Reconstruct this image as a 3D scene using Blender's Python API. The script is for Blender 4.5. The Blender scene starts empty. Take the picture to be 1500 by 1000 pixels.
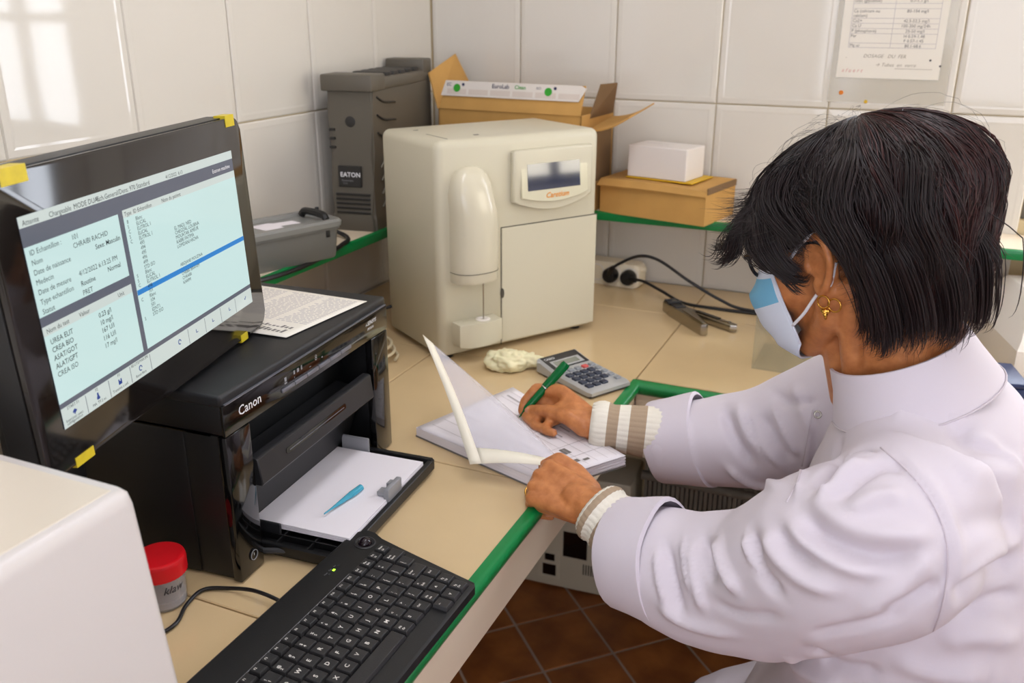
import bpy, bmesh, math, random
import numpy as np
from mathutils import Vector, Matrix, Quaternion, noise

random.seed(7)
S = bpy.context.scene
COL = S.collection
PI = math.pi

# ------------------------------------------------------------------ camera, world, light, exposure
CAM_POS = Vector((1.163, -2.125, 1.505))
CAM_R = Vector((0.9142, 0.4052, 0.0025))
CAM_F = Vector((-0.3787, 0.8577, -0.3477))
CAM_U = CAM_R.cross(CAM_F).normalized()
CAM_R = CAM_F.cross(CAM_U).normalized()
FPX = 1318.67
cam_d = bpy.data.cameras.new('camera')
cam = bpy.data.objects.new('camera', cam_d)
COL.objects.link(cam)
cam.matrix_world = Matrix(((CAM_R.x, CAM_U.x, -CAM_F.x, CAM_POS.x), (CAM_R.y, CAM_U.y, -CAM_F.y, CAM_POS.y),
                           (CAM_R.z, CAM_U.z, -CAM_F.z, CAM_POS.z), (0, 0, 0, 1)))
cam_d.sensor_width = 36
cam_d.lens = FPX * 36 / 1500
cam_d.clip_start = 0.02
cam_d.dof.use_dof = True
cam_d.dof.focus_distance = 1.08
cam_d.dof.aperture_fstop = 7.1
S.camera = cam

def at(px, py, d):
    """world point at depth d along the sight line through a point of the photograph (for measuring)"""
    return CAM_POS + d * (CAM_F + (px - 750) / FPX * CAM_R - (py - 500) / FPX * CAM_U)

S.view_settings.view_transform = 'Standard'
S.view_settings.look = 'None'
S.view_settings.gamma = 1
S.view_settings.use_curve_mapping = False
S.view_settings.exposure = 0.36
S.cycles.max_bounces = 8
S.cycles.sample_clamp_indirect = 6

world = bpy.data.worlds.new('sky')
S.world = world
world.use_nodes = True
wb = world.node_tree.nodes['Background']
wb.inputs['Color'].default_value = (0.75, 0.86, 1.0, 1)
wb.inputs['Strength'].default_value = 1.0

def area(name, loc, target, sx, sy, power, color):
    l = bpy.data.lights.new(name, 'AREA')
    l.shape = 'RECTANGLE'; l.size = sx; l.size_y = sy; l.energy = power; l.color = color
    o = bpy.data.objects.new(name, l)
    COL.objects.link(o)
    o.location = loc
    o.rotation_euler = (Vector(target) - Vector(loc)).to_track_quat('-Z', 'Y').to_euler()
    return o
WIN_BACK = 6.5       # radiance of the lit frosted panes, window by window
WIN_RIGHT = 5.0
WIN_REAR_FILL = 2.9
FILL_LAMP = 7.0

# ------------------------------------------------------------------ materials
def lin(h):
    h = h.lstrip('#')
    c = [int(h[i:i + 2], 16) / 255 for i in (0, 2, 4)]
    return tuple((x / 12.92 if x <= 0.04045 else ((x + 0.055) / 1.055) ** 2.4) for x in c)

def mat(name, col, rough=0.5, metal=0.0, spec=0.5, var=0.0, vscale=20.0, bump=0.0, bscale=60.0, coat=0.0,
        trans=0.0, ior=1.45, emit=None, estr=0.0, sss=0.0, alpha=1.0, dark=None, detail=4.0):
    m = bpy.data.materials.new(name)
    m.use_nodes = True
    nt = m.node_tree
    b = nt.nodes['Principled BSDF']
    c = lin(col) if isinstance(col, str) else col
    b.inputs['Base Color'].default_value = (*c, 1)
    b.inputs['Roughness'].default_value = rough
    b.inputs['Metallic'].default_value = metal
    b.inputs['Specular IOR Level'].default_value = spec
    b.inputs['Coat Weight'].default_value = coat
    b.inputs['Coat Roughness'].default_value = 0.08
    b.inputs['Transmission Weight'].default_value = trans
    b.inputs['IOR'].default_value = ior
    b.inputs['Alpha'].default_value = alpha
    if sss:
        b.inputs['Subsurface Weight'].default_value = sss
        b.inputs['Subsurface Radius'].default_value = (0.006, 0.0025, 0.0015)
        b.inputs['Subsurface Scale'].default_value = 1.0
    if emit is not None:
        e = lin(emit) if isinstance(emit, str) else emit
        b.inputs['Emission Color'].default_value = (*e, 1)
        b.inputs['Emission Strength'].default_value = estr
    if var or bump:
        tc = nt.nodes.new('ShaderNodeTexCoord')
    if var:
        n = nt.nodes.new('ShaderNodeTexNoise')
        n.inputs['Scale'].default_value = vscale
        n.inputs['Detail'].default_value = detail
        nt.links.new(tc.outputs['Object'], n.inputs['Vector'])
        r = nt.nodes.new('ShaderNodeValToRGB')
        d = lin(dark) if dark else tuple(x * (1 - var) for x in c)
        r.color_ramp.elements[0].position = 0.32
        r.color_ramp.elements[1].position = 0.68
        r.color_ramp.elements[0].color = (*d, 1)
        r.color_ramp.elements[1].color = (*c, 1)
        nt.links.new(n.outputs['Fac'], r.inputs['Fac'])
        nt.links.new(r.outputs['Color'], b.inputs['Base Color'])
    if bump:
        n2 = nt.nodes.new('ShaderNodeTexNoise')
        n2.inputs['Scale'].default_value = bscale
        n2.inputs['Detail'].default_value = 3
        nt.links.new(tc.outputs['Object'], n2.inputs['Vector'])
        bp = nt.nodes.new('ShaderNodeBump')
        bp.inputs['Strength'].default_value = bump
        bp.inputs['Distance'].default_value = 0.002
        nt.links.new(n2.outputs['Fac'], bp.inputs['Height'])
        nt.links.new(bp.outputs['Normal'], b.inputs['Normal'])
    return m

M = {}
M['tile'] = mat('glazed_tile', '#dbd5ca', 0.055, spec=0.5, bump=0.06, bscale=14, var=0.04, vscale=3)
M['grout'] = mat('wall_grout', '#c9b68f', 0.85)
M['paint'] = mat('white_paint', '#e4e4e6', 0.8)
M['ceiling'] = mat('ceiling_paint', '#ecebeb', 0.9)
M['floor_tile'] = mat('terracotta_tile', '#ad6a34', 0.42, var=0.6, vscale=9, dark='#784320', bump=0.2, bscale=40)
M['floor_grout'] = mat('floor_grout', '#b3a08f', 0.9)
M['top_tile'] = mat('worktop_tile', '#d4b98e', 0.16, var=0.07, vscale=6, bump=0.03, bscale=12)
M['top_grout'] = mat('worktop_grout', '#a98f67', 0.8)
M['green'] = mat('green_trim', '#047a3c', 0.3)
M['fascia'] = mat('beige_fascia', '#e6d4ba', 0.35)
M['lit'] = mat('daylit_frosted_pane', '#e8eef5', 0.3, emit=(0.90, 0.96, 1.06), estr=WIN_BACK)
M['lit_right'] = mat('daylit_blind_pane', '#f5ecd5', 0.4, emit=(1.0, 0.93, 0.78), estr=WIN_RIGHT)
M['lit_rear'] = mat('rear_fill_pane', '#eef0f2', 0.4, emit=(0.92, 0.95, 1.08), estr=WIN_REAR_FILL)
M['lamp'] = mat('fill_lamp_diffuser', '#ffffff', 0.4, emit=(0.95, 0.96, 1.03), estr=FILL_LAMP)
M['frame'] = mat('window_frame_paint', '#6d6a63', 0.5)
M['black'] = mat('black_plastic', '#131314', 0.42, bump=0.12, bscale=900)
M['black_top'] = mat('black_textured_plastic', '#1d1d1f', 0.38, bump=0.25, bscale=1200)
M['gloss'] = mat('piano_black', '#0b0a0a', 0.07, coat=0.3)
M['bezel'] = mat('glossy_bezel', '#1a1614', 0.09, coat=0.4)
M['case'] = mat('keyboard_case', '#121213', 0.45, bump=0.1, bscale=900)
M['dgrey'] = mat('dark_grey_plastic', '#2c2c2e', 0.4)
M['key'] = mat('key_plastic', '#262526', 0.42, bump=0.1, bscale=900)
M['legend'] = mat('key_legend', '#e2ded6', 0.6)
M['silver_btn'] = mat('silver_button', '#7e7e86', 0.35, metal=0.5)
M['lgrey'] = mat('light_grey_plastic', '#8f8f92', 0.4)
M['white_ink'] = mat('white_print', '#e9e9ea', 0.5)
M['tape'] = mat('yellow_tape', '#d9c223', 0.4, var=0.2, vscale=60)
M['label_yellow'] = mat('yellow_folder', '#d8ac17', 0.5)
M['screen'] = mat('screen_panel', '#101214', 0.12, emit='#c0dad8', estr=0.85)
M['scr_grey'] = mat('screen_grey', '#101214', 0.12, emit='#6f7382', estr=0.55)
M['scr_bar'] = mat('screen_bar', '#101214', 0.12, emit='#c9d3cf', estr=0.8)
M['scr_blue'] = mat('screen_blue', '#101214', 0.12, emit='#2f86d2', estr=0.72)
M['scr_text'] = mat('screen_text', '#101214', 0.2, emit='#27313a', estr=0.35)
M['scr_icon'] = mat('screen_icon', '#101214', 0.2, emit='#2e4aa0', estr=0.55)
M['lip_dark'] = mat('printer_lip', '#242426', 0.35)
M['paper'] = mat('white_paper', '#ebe5e9', 0.7)
M['paper_warm'] = mat('printed_paper', '#e6e0d4', 0.7)
M['ink'] = mat('grey_print', '#77726e', 0.7)
M['ink_dark'] = mat('dark_print', '#3c3a3c', 0.7)
M['ink_pale'] = mat('pale_print', '#b8b2b4', 0.7)
M['ink_red'] = mat('red_ink', '#cf8f86', 0.7)
M['pencil'] = mat('pencil_grey', '#a59d8e', 0.7)
M['beige'] = mat('beige_plastic', '#c9c2ab', 0.33, bump=0.06, bscale=700)
M['beige_gloss'] = mat('beige_gloss_plastic', '#cfc7b0', 0.16)
M['beige_dark'] = mat('shadow_gap', '#4a463c', 0.8)
M['panel'] = mat('pale_membrane', '#cfc9ae', 0.12)
M['lcd'] = mat('lcd_glass', '#14203f', 0.05, spec=0.9, coat=1.0)
M['orange'] = mat('orange_print', '#e08a12', 0.5)
M['steel'] = mat('steel', '#b9b6ae', 0.25, metal=1.0)
M['chrome'] = mat('brushed_chrome', '#aba69c', 0.22, metal=1.0)
M['ups'] = mat('grey_brown_plastic', '#5d574c', 0.45, bump=0.1, bscale=800)
M['ups_light'] = mat('lighter_rib_plastic', '#7a7466', 0.5)  # lighter tone for the side ribs
M['ups_dark'] = mat('dark_vent_plastic', '#2b2926', 0.5)
M['tub'] = mat('grey_tub_plastic', '#6c6c68', 0.42)
M['tub_lid'] = mat('translucent_grey_lid', '#83837f', 0.3)
M['card'] = mat('cardboard', '#c99a55', 0.8, var=0.12, vscale=14, bump=0.05, bscale=120)
M['card_shade'] = mat('cardboard_shade', '#7d6142', 0.85, var=0.1, vscale=14)  # darker card: shade on the open carton put into the colour
M['card_label'] = mat('box_white_strip', '#ddd5cc', 0.6)
M['green_dot'] = mat('green_sticker', '#2f9a26', 0.5)
M['navy'] = mat('navy_print', '#23264d', 0.6)
M['white_card'] = mat('white_carton', '#e6dfd9', 0.55)
M['white_plastic'] = mat('white_plastic', '#e6dfd6', 0.4)
M['cream'] = mat('cream_plastic', '#eee2c8', 0.4)
M['machine'] = mat('white_enamel', '#d6d0cd', 0.35)
M['machine_top'] = mat('machine_top_cream', '#d9cfbe', 0.35)
M['cable'] = mat('black_cable', '#171618', 0.4)
M['cable_grey'] = mat('grey_cable', '#7f7c70', 0.5)
M['cable_white'] = mat('cream_cable', '#cdbf9f', 0.5)
M['red'] = mat('red_cap', '#d0101c', 0.38)
M['cup'] = mat('clear_cup', '#f1eeee', 0.10, trans=0.7, ior=1.2, alpha=0.5)
M['gel'] = mat('grey_contents', '#a79d9c', 0.25)
M['marker'] = mat('marker_ink', '#3b3436', 0.6)
M['acrylic'] = mat('clear_acrylic', '#e9efe9', 0.06, trans=0.9, ior=1.1, alpha=0.28)
M['glove'] = mat('cream_latex', '#e4dcb4', 0.45, sss=0.1, bump=0.15, bscale=90)
M['calc'] = mat('silver_calculator', '#b5b6b6', 0.35, metal=0.3)
M['calc_dark'] = mat('calculator_black', '#28282b', 0.3)
M['calc_lcd'] = mat('calculator_lcd', '#85887c', 0.2)
M['calc_key'] = mat('navy_key', '#2c3345', 0.45)
M['calc_key_l'] = mat('grey_key', '#8b8f94', 0.45)
M['calc_red'] = mat('red_key', '#c9504c', 0.45)
M['pen'] = mat('green_translucent_pen', '#046b33', 0.15, trans=0.25, ior=1.3)
M['pen_dark'] = mat('green_pen_core', '#053a1e', 0.3)
M['tip'] = mat('blue_pipette_tip', '#56b7d0', 0.2, trans=0.3, ior=1.3)
M['sheet_clear'] = mat('clear_sheet', '#dad6de', 0.16, alpha=0.36)
M['sheet_edge'] = mat('cream_sheet_border', '#e9e2cf', 0.5)
M['radiator'] = mat('grey_ribbed_metal', '#7b7568', 0.6, var=0.15, vscale=30)
M['skin'] = mat('skin', '#c9834f', 0.42, var=0.22, vscale=70, dark='#ad6a3c', bump=0.25, bscale=260, sss=0.08, detail=8)
M['nail'] = mat('nail', '#c98a6c', 0.25)
M['coat'] = mat('lab_coat_cotton', '#d5ccd4', 0.85, bump=0.12, bscale=1400)
M['seam'] = mat('coat_thread', '#cfc5cc', 0.9)
M['mask_white'] = mat('mask_white', '#d5dbe8', 0.8, bump=0.2, bscale=900)
M['mask_blue'] = mat('mask_blue', '#74b4d6', 0.7, bump=0.2, bscale=900)
M['elastic'] = mat('elastic_loop', '#e2e0e4', 0.7)
M['gold'] = mat('gold', '#d8a24a', 0.22, metal=1.0)
M['spectacle'] = mat('black_spectacle_frame', '#0f0e10', 0.25)
M['lens'] = mat('spectacle_lens', '#e8eef0', 0.03, trans=1.0, ior=1.05, alpha=0.3)
M['eye'] = mat('eye_white', '#d8d2cc', 0.2)
M['iris'] = mat('iris', '#2a1a10', 0.2)
M['lip'] = mat('lip', '#9c5a4c', 0.4)
M['stool'] = mat('stool_vinyl', '#2a2a2c', 0.5)
M['trousers'] = mat('dark_trousers', '#2f2e35', 0.8)
M['blue_dark'] = mat('dark_blue_plastic', '#26335a', 0.4)
M['sticker_orange'] = mat('orange_sticker', '#d9791c', 0.6)
M['led'] = mat('green_led', '#204010', 0.3, emit='#a8ff3a', estr=2.0)
M['red_led'] = mat('amber_led', '#402010', 0.3, emit='#ff7a3a', estr=0.6)

# ------------------------------------------------------------------ mesh helpers
def rbox(bm, x0, x1, y0, y1, z0, z1, bev=0.0, seg=2, mtx=None):
    r = bmesh.ops.create_cube(bm, size=1)
    vs = r['verts']
    for v in vs:
        v.co = Vector(((x0 + x1) / 2 + v.co.x * (x1 - x0), (y0 + y1) / 2 + v.co.y * (y1 - y0), (z0 + z1) / 2 + v.co.z * (z1 - z0)))
    if bev > 0:
        es = list({e for v in vs for e in v.link_edges})
        rr = bmesh.ops.bevel(bm, geom=es, offset=bev, segments=seg, affect='EDGES', profile=0.5)
        vs = list({v for f in rr['faces'] for v in f.verts} | {v for v in vs if v.is_valid})
    if mtx is not None:
        bmesh.ops.transform(bm, matrix=mtx, verts=vs)
    return vs

def prism(bm, pts, z0, z1, bev=0.0, seg=2, mtx=None, taper=0.0):
    """extrude the outline pts (x, y) from z0 to z1"""
    n = len(pts)
    cx = sum(p[0] for p in pts) / n; cy = sum(p[1] for p in pts) / n
    lo = [bm.verts.new((p[0], p[1], z0)) for p in pts]
    hi = [bm.verts.new((cx + (p[0] - cx) * (1 - taper), cy + (p[1] - cy) * (1 - taper), z1)) for p in pts]
    fs = [bm.faces.new(hi), bm.faces.new(lo[::-1])]
    for i in range(n):
        fs.append(bm.faces.new((lo[i], lo[(i + 1) % n], hi[(i + 1) % n], hi[i])))
    vs = lo + hi
    if bev > 0:
        es = list(fs[0].edges) + list(fs[1].edges)
        rr = bmesh.ops.bevel(bm, geom=es, offset=bev, segments=seg, affect='EDGES', profile=0.5)
        vs = list({v for f in rr['faces'] for v in f.verts} | {v for v in vs if v.is_valid})
    if mtx is not None:
        bmesh.ops.transform(bm, matrix=mtx, verts=vs)
    return vs

def lathe(bm, prof, seg=32, mtx=None):
    """prof: (radius, z) pairs turned about z"""
    rings = []
    for r, z in prof:
        if r < 1e-6:
            rings.append([bm.verts.new((0, 0, z))])
        else:
            rings.append([bm.verts.new((r * math.cos(2 * PI * i / seg), r * math.sin(2 * PI * i / seg), z)) for i in range(seg)])
    for a, b in zip(rings, rings[1:]):
        for i in range(seg):
            j = (i + 1) % seg
            if len(a) == 1 and len(b) == 1: continue
            if len(a) == 1: bm.faces.new((a[0], b[j], b[i]))
            elif len(b) == 1: bm.faces.new((a[i], a[j], b[0]))
            else: bm.faces.new((a[i], a[j], b[j], b[i]))
    vs = [v for r in rings for v in r]
    if mtx is not None:
        bmesh.ops.transform(bm, matrix=mtx, verts=vs)
    return vs

def smooth_path(pts, n=8):
    """Catmull-Rom through the points"""
    P = [Vector(p) for p in pts]
    P = [P[0] * 2 - P[1]] + P + [P[-1] * 2 - P[-2]]
    out = []
    for i in range(1, len(P) - 2):
        for k in range(n):
            t = k / n
            a, b, c, d = P[i - 1], P[i], P[i + 1], P[i + 2]
            out.append(0.5 * ((2 * b) + (c - a) * t + (2 * a - 5 * b + 4 * c - d) * t * t + (3 * b - a - 3 * c + d) * t ** 3))
    out.append(P[-2].copy())
    return out

def tube(bm, pts, rad, seg=8, cap=True):
    """round tube along pts; rad a number or one radius per point"""
    n = len(pts)
    P = [Vector(p) for p in pts]
    R = rad if isinstance(rad, (list, tuple)) else [rad] * n
    T = []
    for i in range(n):
        T.append(((P[min(i + 1, n - 1)]) - P[max(i - 1, 0)]).normalized())
    up = Vector((0, 0, 1)) if abs(T[0].z) < 0.9 else Vector((1, 0, 0))
    N = (up - T[0] * up.dot(T[0])).normalized()
    rings = []
    for i in range(n):
        N = (N - T[i] * N.dot(T[i])).normalized()
        B = T[i].cross(N)
        rings.append([bm.verts.new(P[i] + (N * math.cos(2 * PI * k / seg) + B * math.sin(2 * PI * k / seg)) * R[i]) for k in range(seg)])
    for a, b in zip(rings, rings[1:]):
        for k in range(seg):
            j = (k + 1) % seg
            bm.faces.new((a[k], a[j], b[j], b[k]))
    if cap:
        bm.faces.new(rings[0][::-1]); bm.faces.new(rings[-1])
    return [v for r in rings for v in r]

def loft(bm, rings, cap=True):
    """rings: lists of equal length of points"""
    R = [[bm.verts.new(p) for p in r] for r in rings]
    n = len(R[0])
    for a, b in zip(R, R[1:]):
        for k in range(n):
            j = (k + 1) % n
            bm.faces.new((a[k], a[j], b[j], b[k]))
    if cap:
        bm.faces.new(R[0][::-1]); bm.faces.new(R[-1])
    return R

def ell(c, a, b, n=24, pw=1.0):
    """ellipse ring of centre c and half-axis vectors a, b"""
    c, a, b = Vector(c), Vector(a), Vector(b)
    out = []
    for i in range(n):
        t = 2 * PI * i / n
        ct, st = math.cos(t), math.sin(t)
        if pw != 1.0:
            ct = math.copysign(abs(ct) ** pw, ct); st = math.copysign(abs(st) ** pw, st)
        out.append(c + a * ct + b * st)
    return out

def obj(name, bm, m, parent=None, smooth=True, angle=35):
    me = bpy.data.meshes.new(name)
    if isinstance(bm, bmesh.types.BMesh):
        bmesh.ops.recalc_face_normals(bm, faces=bm.faces[:])
        bm.to_mesh(me); bm.free()
    else:
        me.from_pydata(*bm); me.update()
    return obj_me(name, me, m, parent, smooth, angle)

def obj_me(name, me, m, parent=None, smooth=True, angle=35):
    if m is not None and not me.materials:
        for mm in (m if isinstance(m, (list, tuple)) else [m]):
            me.materials.append(mm)
    if smooth and len(me.polygons):
        me.polygons.foreach_set('use_smooth', [True] * len(me.polygons))
        if angle < 180:
            me.set_sharp_from_angle(angle=math.radians(angle))
    o = bpy.data.objects.new(name, me)
    COL.objects.link(o)
    if parent is not None: o.parent = parent
    return o

def bmn(): return bmesh.new()

def tag(o, label, cat, group=None, kind=None):
    if label: o['label'] = label
    if cat: o['category'] = cat
    if group: o['group'] = group
    if kind: o['kind'] = kind
    return o

def thing(name, label, cat, loc=(0, 0, 0), rotz=0.0, group=None, mtx=None):
    o = bpy.data.objects.new(name, None)
    COL.objects.link(o)
    o.empty_display_size = 0.05
    if mtx is not None: o.matrix_world = mtx
    else:
        o.location = loc; o.rotation_euler = (0, 0, rotz)
    return tag(o, label, cat, group)

def box_part(name, parent, m, x0, x1, y0, y1, z0, z1, bev=0.0, seg=2, mtx=None):
    bm = bmn(); rbox(bm, x0, x1, y0, y1, z0, z1, bev, seg, mtx)
    return obj(name, bm, m, parent)

_txt_cache = {}
def text_geo(s, size, shear=0.0, bold=0.0, align='LEFT', spacing=1.0):
    key = (s, size, shear, bold, align, spacing)
    if key not in _txt_cache:
        cu = bpy.data.curves.new('t', 'FONT')
        cu.body = s; cu.size = size; cu.shear = shear; cu.offset = bold * size * 0.6; cu.align_x = align
        cu.space_character = spacing
        cu.resolution_u = 2
        to = bpy.data.objects.new('t', cu)
        me = bpy.data.meshes.new_from_object(to)
        v = [tuple(x.co) for x in me.vertices]
        f = [tuple(p.vertices) for p in me.polygons]
        bpy.data.objects.remove(to); bpy.data.curves.remove(cu); bpy.data.meshes.remove(me)
        _txt_cache[key] = (v, f)
    return _txt_cache[key]

def texts(name, items, m, parent, mtx):
    """items: (string, x, y, size[, opts]) written in the plane of mtx (x right, y up, z out)"""
    V, Fc = [], []
    for it in items:
        s, x, y, size = it[:4]
        opt = it[4] if len(it) > 4 else {}
        rot = opt.pop('rot', 0) if opt else 0
        v, f = text_geo(s, size, **opt)
        o = len(V)
        cr, sr = math.cos(rot), math.sin(rot)
        V += [tuple(mtx @ Vector((x + p[0] * cr - p[1] * sr, y + p[0] * sr + p[1] * cr, p[2]))) for p in v]
        Fc += [tuple(i + o for i in q) for q in f]
    o = obj(name, (V, [], Fc), m, parent, smooth=False)
    if len(items) > 2 or len(V) > 60: o['kind'] = 'stuff'
    return o

def plane_mtx(o, x, y):
    x = Vector(x).normalized(); y = Vector(y).normalized(); z = x.cross(y)
    o = Vector(o)
    return Matrix(((x.x, y.x, z.x, o.x), (x.y, y.y, z.y, o.y), (x.z, y.z, z.z, o.z), (0, 0, 0, 1)))

def flat(name, rects, m, parent, mtx, z=0.0):
    """flat printed rectangles (x0, x1, y0, y1) in the plane of mtx"""
    V, Fc = [], []
    for x0, x1, y0, y1 in rects:
        o = len(V)
        V += [tuple(mtx @ Vector(p)) for p in ((x0, y0, z), (x1, y0, z), (x1, y1, z), (x0, y1, z))]
        Fc.append((o, o + 1, o + 2, o + 3))
    return obj(name, (V, [], Fc), m, parent, smooth=False)
# ------------------------------------------------------------------ the room
RX, RY, RH = 2.9, -3.9, 2.75          # right wall, rear wall, ceiling
ZT = 0.8625                            # worktop height
ZS = 1.06                              # wall shelf height

def struct(name, bm, m, angle=35):
    o = obj(name, bm, m, None, angle=angle); o['kind'] = 'structure'; return o

bm = bmn(); rbox(bm, -0.1, RX + 0.1, RY - 0.1, 0.1, -0.1, -0.0025)
floor = struct('floor', bm, M['floor_grout'])
bm = bmn(); rbox(bm, -0.1, RX + 0.1, RY - 0.1, 0.1, RH, RH + 0.1)
ceiling = struct('ceiling', bm, M['ceiling'])
bm = bmn(); rbox(bm, -0.1, -0.006, RY, 0.1, -0.02, RH)
wall_left = struct('wall_left', bm, M['grout'])

def wall_with_hole(name, ax, c0, c1, u0, u1, hole, m):
    """slab between c0 and c1 on axis ax ('x' or 'y'), from u0 to u1 along the other, with a window hole (a, b, z0, z1)"""
    a, b, z0, z1 = hole
    bm = bmn()
    for (p, q, r, s) in ((u0, a, -0.02, RH), (b, u1, -0.02, RH), (a, b, -0.02, z0), (a, b, z1, RH)):
        if ax == 'y': rbox(bm, p, q, c0, c1, r, s)
        else: rbox(bm, c0, c1, p, q, r, s)
    return struct(name, bm, m)

HB = (1.385, 2.05, 1.09, 2.35)
wall_back = wall_with_hole('wall_back', 'y', 0.006, 0.1, -0.006, RX, HB, M['grout'])
HR = (-0.95, -0.06, 1.10, 2.10)
wall_right = wall_with_hole('wall_right', 'x', RX, RX + 0.1, RY, 0.1, HR, M['paint'])
HQ = (0.5, 2.5, 0.95, 2.3)
wall_rear = wall_with_hole('wall_rear', 'y', RY - 0.1, RY, -0.1, RX, HQ, M['paint'])

def window(name, ax, c, hole, mull, trans, m):
    a, b, z0, z1 = hole
    f = 0.045
    bm = bmn()
    def bar(p, q, r, s, dep=0.03):
        if ax == 'y': rbox(bm, p, q, c - dep, c + dep, r, s, 0.004)
        else: rbox(bm, c - dep, c + dep, p, q, r, s, 0.004)
    bar(a, a + f, z0, z1); bar(b - f, b, z0, z1)
    bar(a + f, b - f, z0, z0 + f); bar(a + f, b - f, z1 - f, z1)
    for mu in mull: bar(mu - f / 2, mu + f / 2, z0 + f, z1 - f, 0.026)
    for t in trans: bar(a + f, b - f, t - f / 3, t + f / 3, 0.022)
    w = obj(name, bm, M['frame']); w['kind'] = 'structure'
    xs = [a + f] + [x for mu in mull for x in (mu - f / 2, mu + f / 2)] + [b - f]
    zs = [z0 + f] + [x for t in trans for x in (t - f / 3, t + f / 3)] + [z1 - f]
    for i in range(0, len(xs), 2):
        for j in range(0, len(zs), 2):
            bm = bmn()
            if ax == 'y': rbox(bm, xs[i], xs[i + 1], c - 0.004, c + 0.004, zs[j], zs[j + 1])
            else: rbox(bm, c - 0.004, c + 0.004, xs[i], xs[i + 1], zs[j], zs[j + 1])
            obj('pane', bm, m, w)
    return w
window('window_1', 'y', 0.05, HB, (1.66,), (1.47,), M['lit'])
window('window_2', 'x', RX + 0.05, HR, (-0.66, -0.38), (), M['lit_right'])
window('fill_window', 'y', RY - 0.05, HQ, (1.15, 1.8), (), M['lit_rear'])  # unseen rear window, added as fill for faces turned to the camera

# glazed wall tiles, each its own piece
_tile_me = {}
def tile_mesh(w, h, t=0.006, gap=0.0022, m='tile'):
    k = (round(w, 3), round(h, 3), m)
    if k not in _tile_me:
        V = []
        g = gap / 2
        for ins, z in ((g, 0), (g, t * 0.55), (g + 0.0025, t * 0.9), (g + 0.012, t), (g + 0.016, t * 0.93)):
            for sx, sy in ((0, 0), (1, 0), (1, 1), (0, 1)):
                V.append((ins + sx * (w - 2 * ins), ins + sy * (h - 2 * ins), z))
        Fc = []
        for r in range(4):
            for i in range(4):
                j = (i + 1) % 4
                Fc.append((r * 4 + i, r * 4 + j, r * 4 + 4 + j, r * 4 + 4 + i))
        Fc.append((16, 17, 18, 19)); Fc.append((3, 2, 1, 0))
        me = bpy.data.meshes.new('tile'); me.from_pydata(V, [], Fc); me.update()
        me.materials.append(M[m])
        _tile_me[k] = me
    return _tile_me[k]
def put_tile(parent, w, h, mtx):
    o = bpy.data.objects.new('tile', tile_mesh(w, h))
    COL.objects.link(o); o.parent = parent; o.matrix_local = mtx
TH = 0.44
rows = [1.30 - 2 * TH, 1.30 - TH, 1.30, 1.30 + TH, 1.30 + 2 * TH]
for z in rows:
    h = min(TH, RH - z)
    x = 0.0
    for k in range(12):
        w = 0.2442
        x0, x1 = x, x + w
        x = x1
        if x0 >= RX: break
        x1 = min(x1, RX)
        segs = [(z, z + h)]
        if x1 > HB[0] and x0 < HB[1]:
            if x0 < HB[0] - 0.01 and z + h > HB[2]:
                put_tile(wall_back, HB[0] - x0, h, Matrix.Translation((x0, 0.006, z)) @ Matrix.Rotation(PI / 2, 4, 'X')); continue
            if z + h <= HB[2] + 0.001: segs = [(z, z + h)]
            elif z >= HB[3]: segs = [(z, z + h)]
            else:
                segs = []
                if z < HB[2]: segs.append((z, HB[2]))
                if z + h > HB[3]: segs.append((HB[3], z + h))
        for a, b in segs:
            put_tile(wall_back, x1 - x0, b - a, Matrix.Translation((x0, 0.006, a)) @ Matrix.Rotation(PI / 2, 4, 'X'))
    y = 0.0
    for k in range(16):
        w = 0.274 if k == 0 else 0.2427
        y0 = y - w; y = y0
        if y0 < RY: break
        uneven = -1.3 if (k == 4 and abs(z - 1.30) < 0.01) else random.uniform(-0.12, 0.12)
        put_tile(wall_left, w, h, Matrix.Translation((-0.006, y0 + w / 2, z)) @ Matrix.Rotation(math.radians(uneven), 4, 'Z') @ Matrix.Translation((0, -w / 2, 0)) @ Matrix(((0, 0, 1, 0), (1, 0, 0, 0), (0, 1, 0, 0), (0, 0, 0, 1))))

# terracotta floor tiles laid diagonally; the 290 nearest the bench are single pieces
ft = 0.188
me_ft = None
cells = []
ca = math.radians(45)
ux, uy = Vector((math.cos(ca), math.sin(ca), 0)), Vector((-math.sin(ca), math.cos(ca), 0))
org = Vector((0.523, -0.479, 0))
for i in range(-30, 31):
    for j in range(-30, 31):
        c = org + ux * (i + 0.5) * ft + uy * (j + 0.5) * ft
        if -0.03 < c.x < RX + 0.03 and RY - 0.03 < c.y < 0.03:
            cells.append(((c - Vector((0.75, -0.7, 0))).length, c))
cells.sort(key=lambda t: t[0])
bm = bmn(); rbox(bm, -ft / 2 + 0.0035, ft / 2 - 0.0035, -ft / 2 + 0.0035, ft / 2 - 0.0035, -0.012, 0.0, 0.001, 1)
bmesh.ops.recalc_face_normals(bm, faces=bm.faces[:])
me_ft = bpy.data.meshes.new('tile'); bm.to_mesh(me_ft); bm.free(); me_ft.materials.append(M['floor_tile'])
for _, c in cells[:290]:
    o = bpy.data.objects.new('tile', me_ft); COL.objects.link(o); o.parent = floor
    o.location = c + Vector((0, 0, random.uniform(-0.0006, 0.0004))); o.rotation_euler = (0, 0, ca + random.choice((0, 1, 2, 3)) * PI / 2)
bm = bmn()
for _, c in cells[290:]:
    rbox(bm, -ft / 2 + 0.003, ft / 2 - 0.003, -ft / 2 + 0.003, ft / 2 - 0.003, -0.012, 0.0, 0, 1, Matrix.Translation(c) @ Matrix.Rotation(ca, 4, 'Z'))
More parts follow.
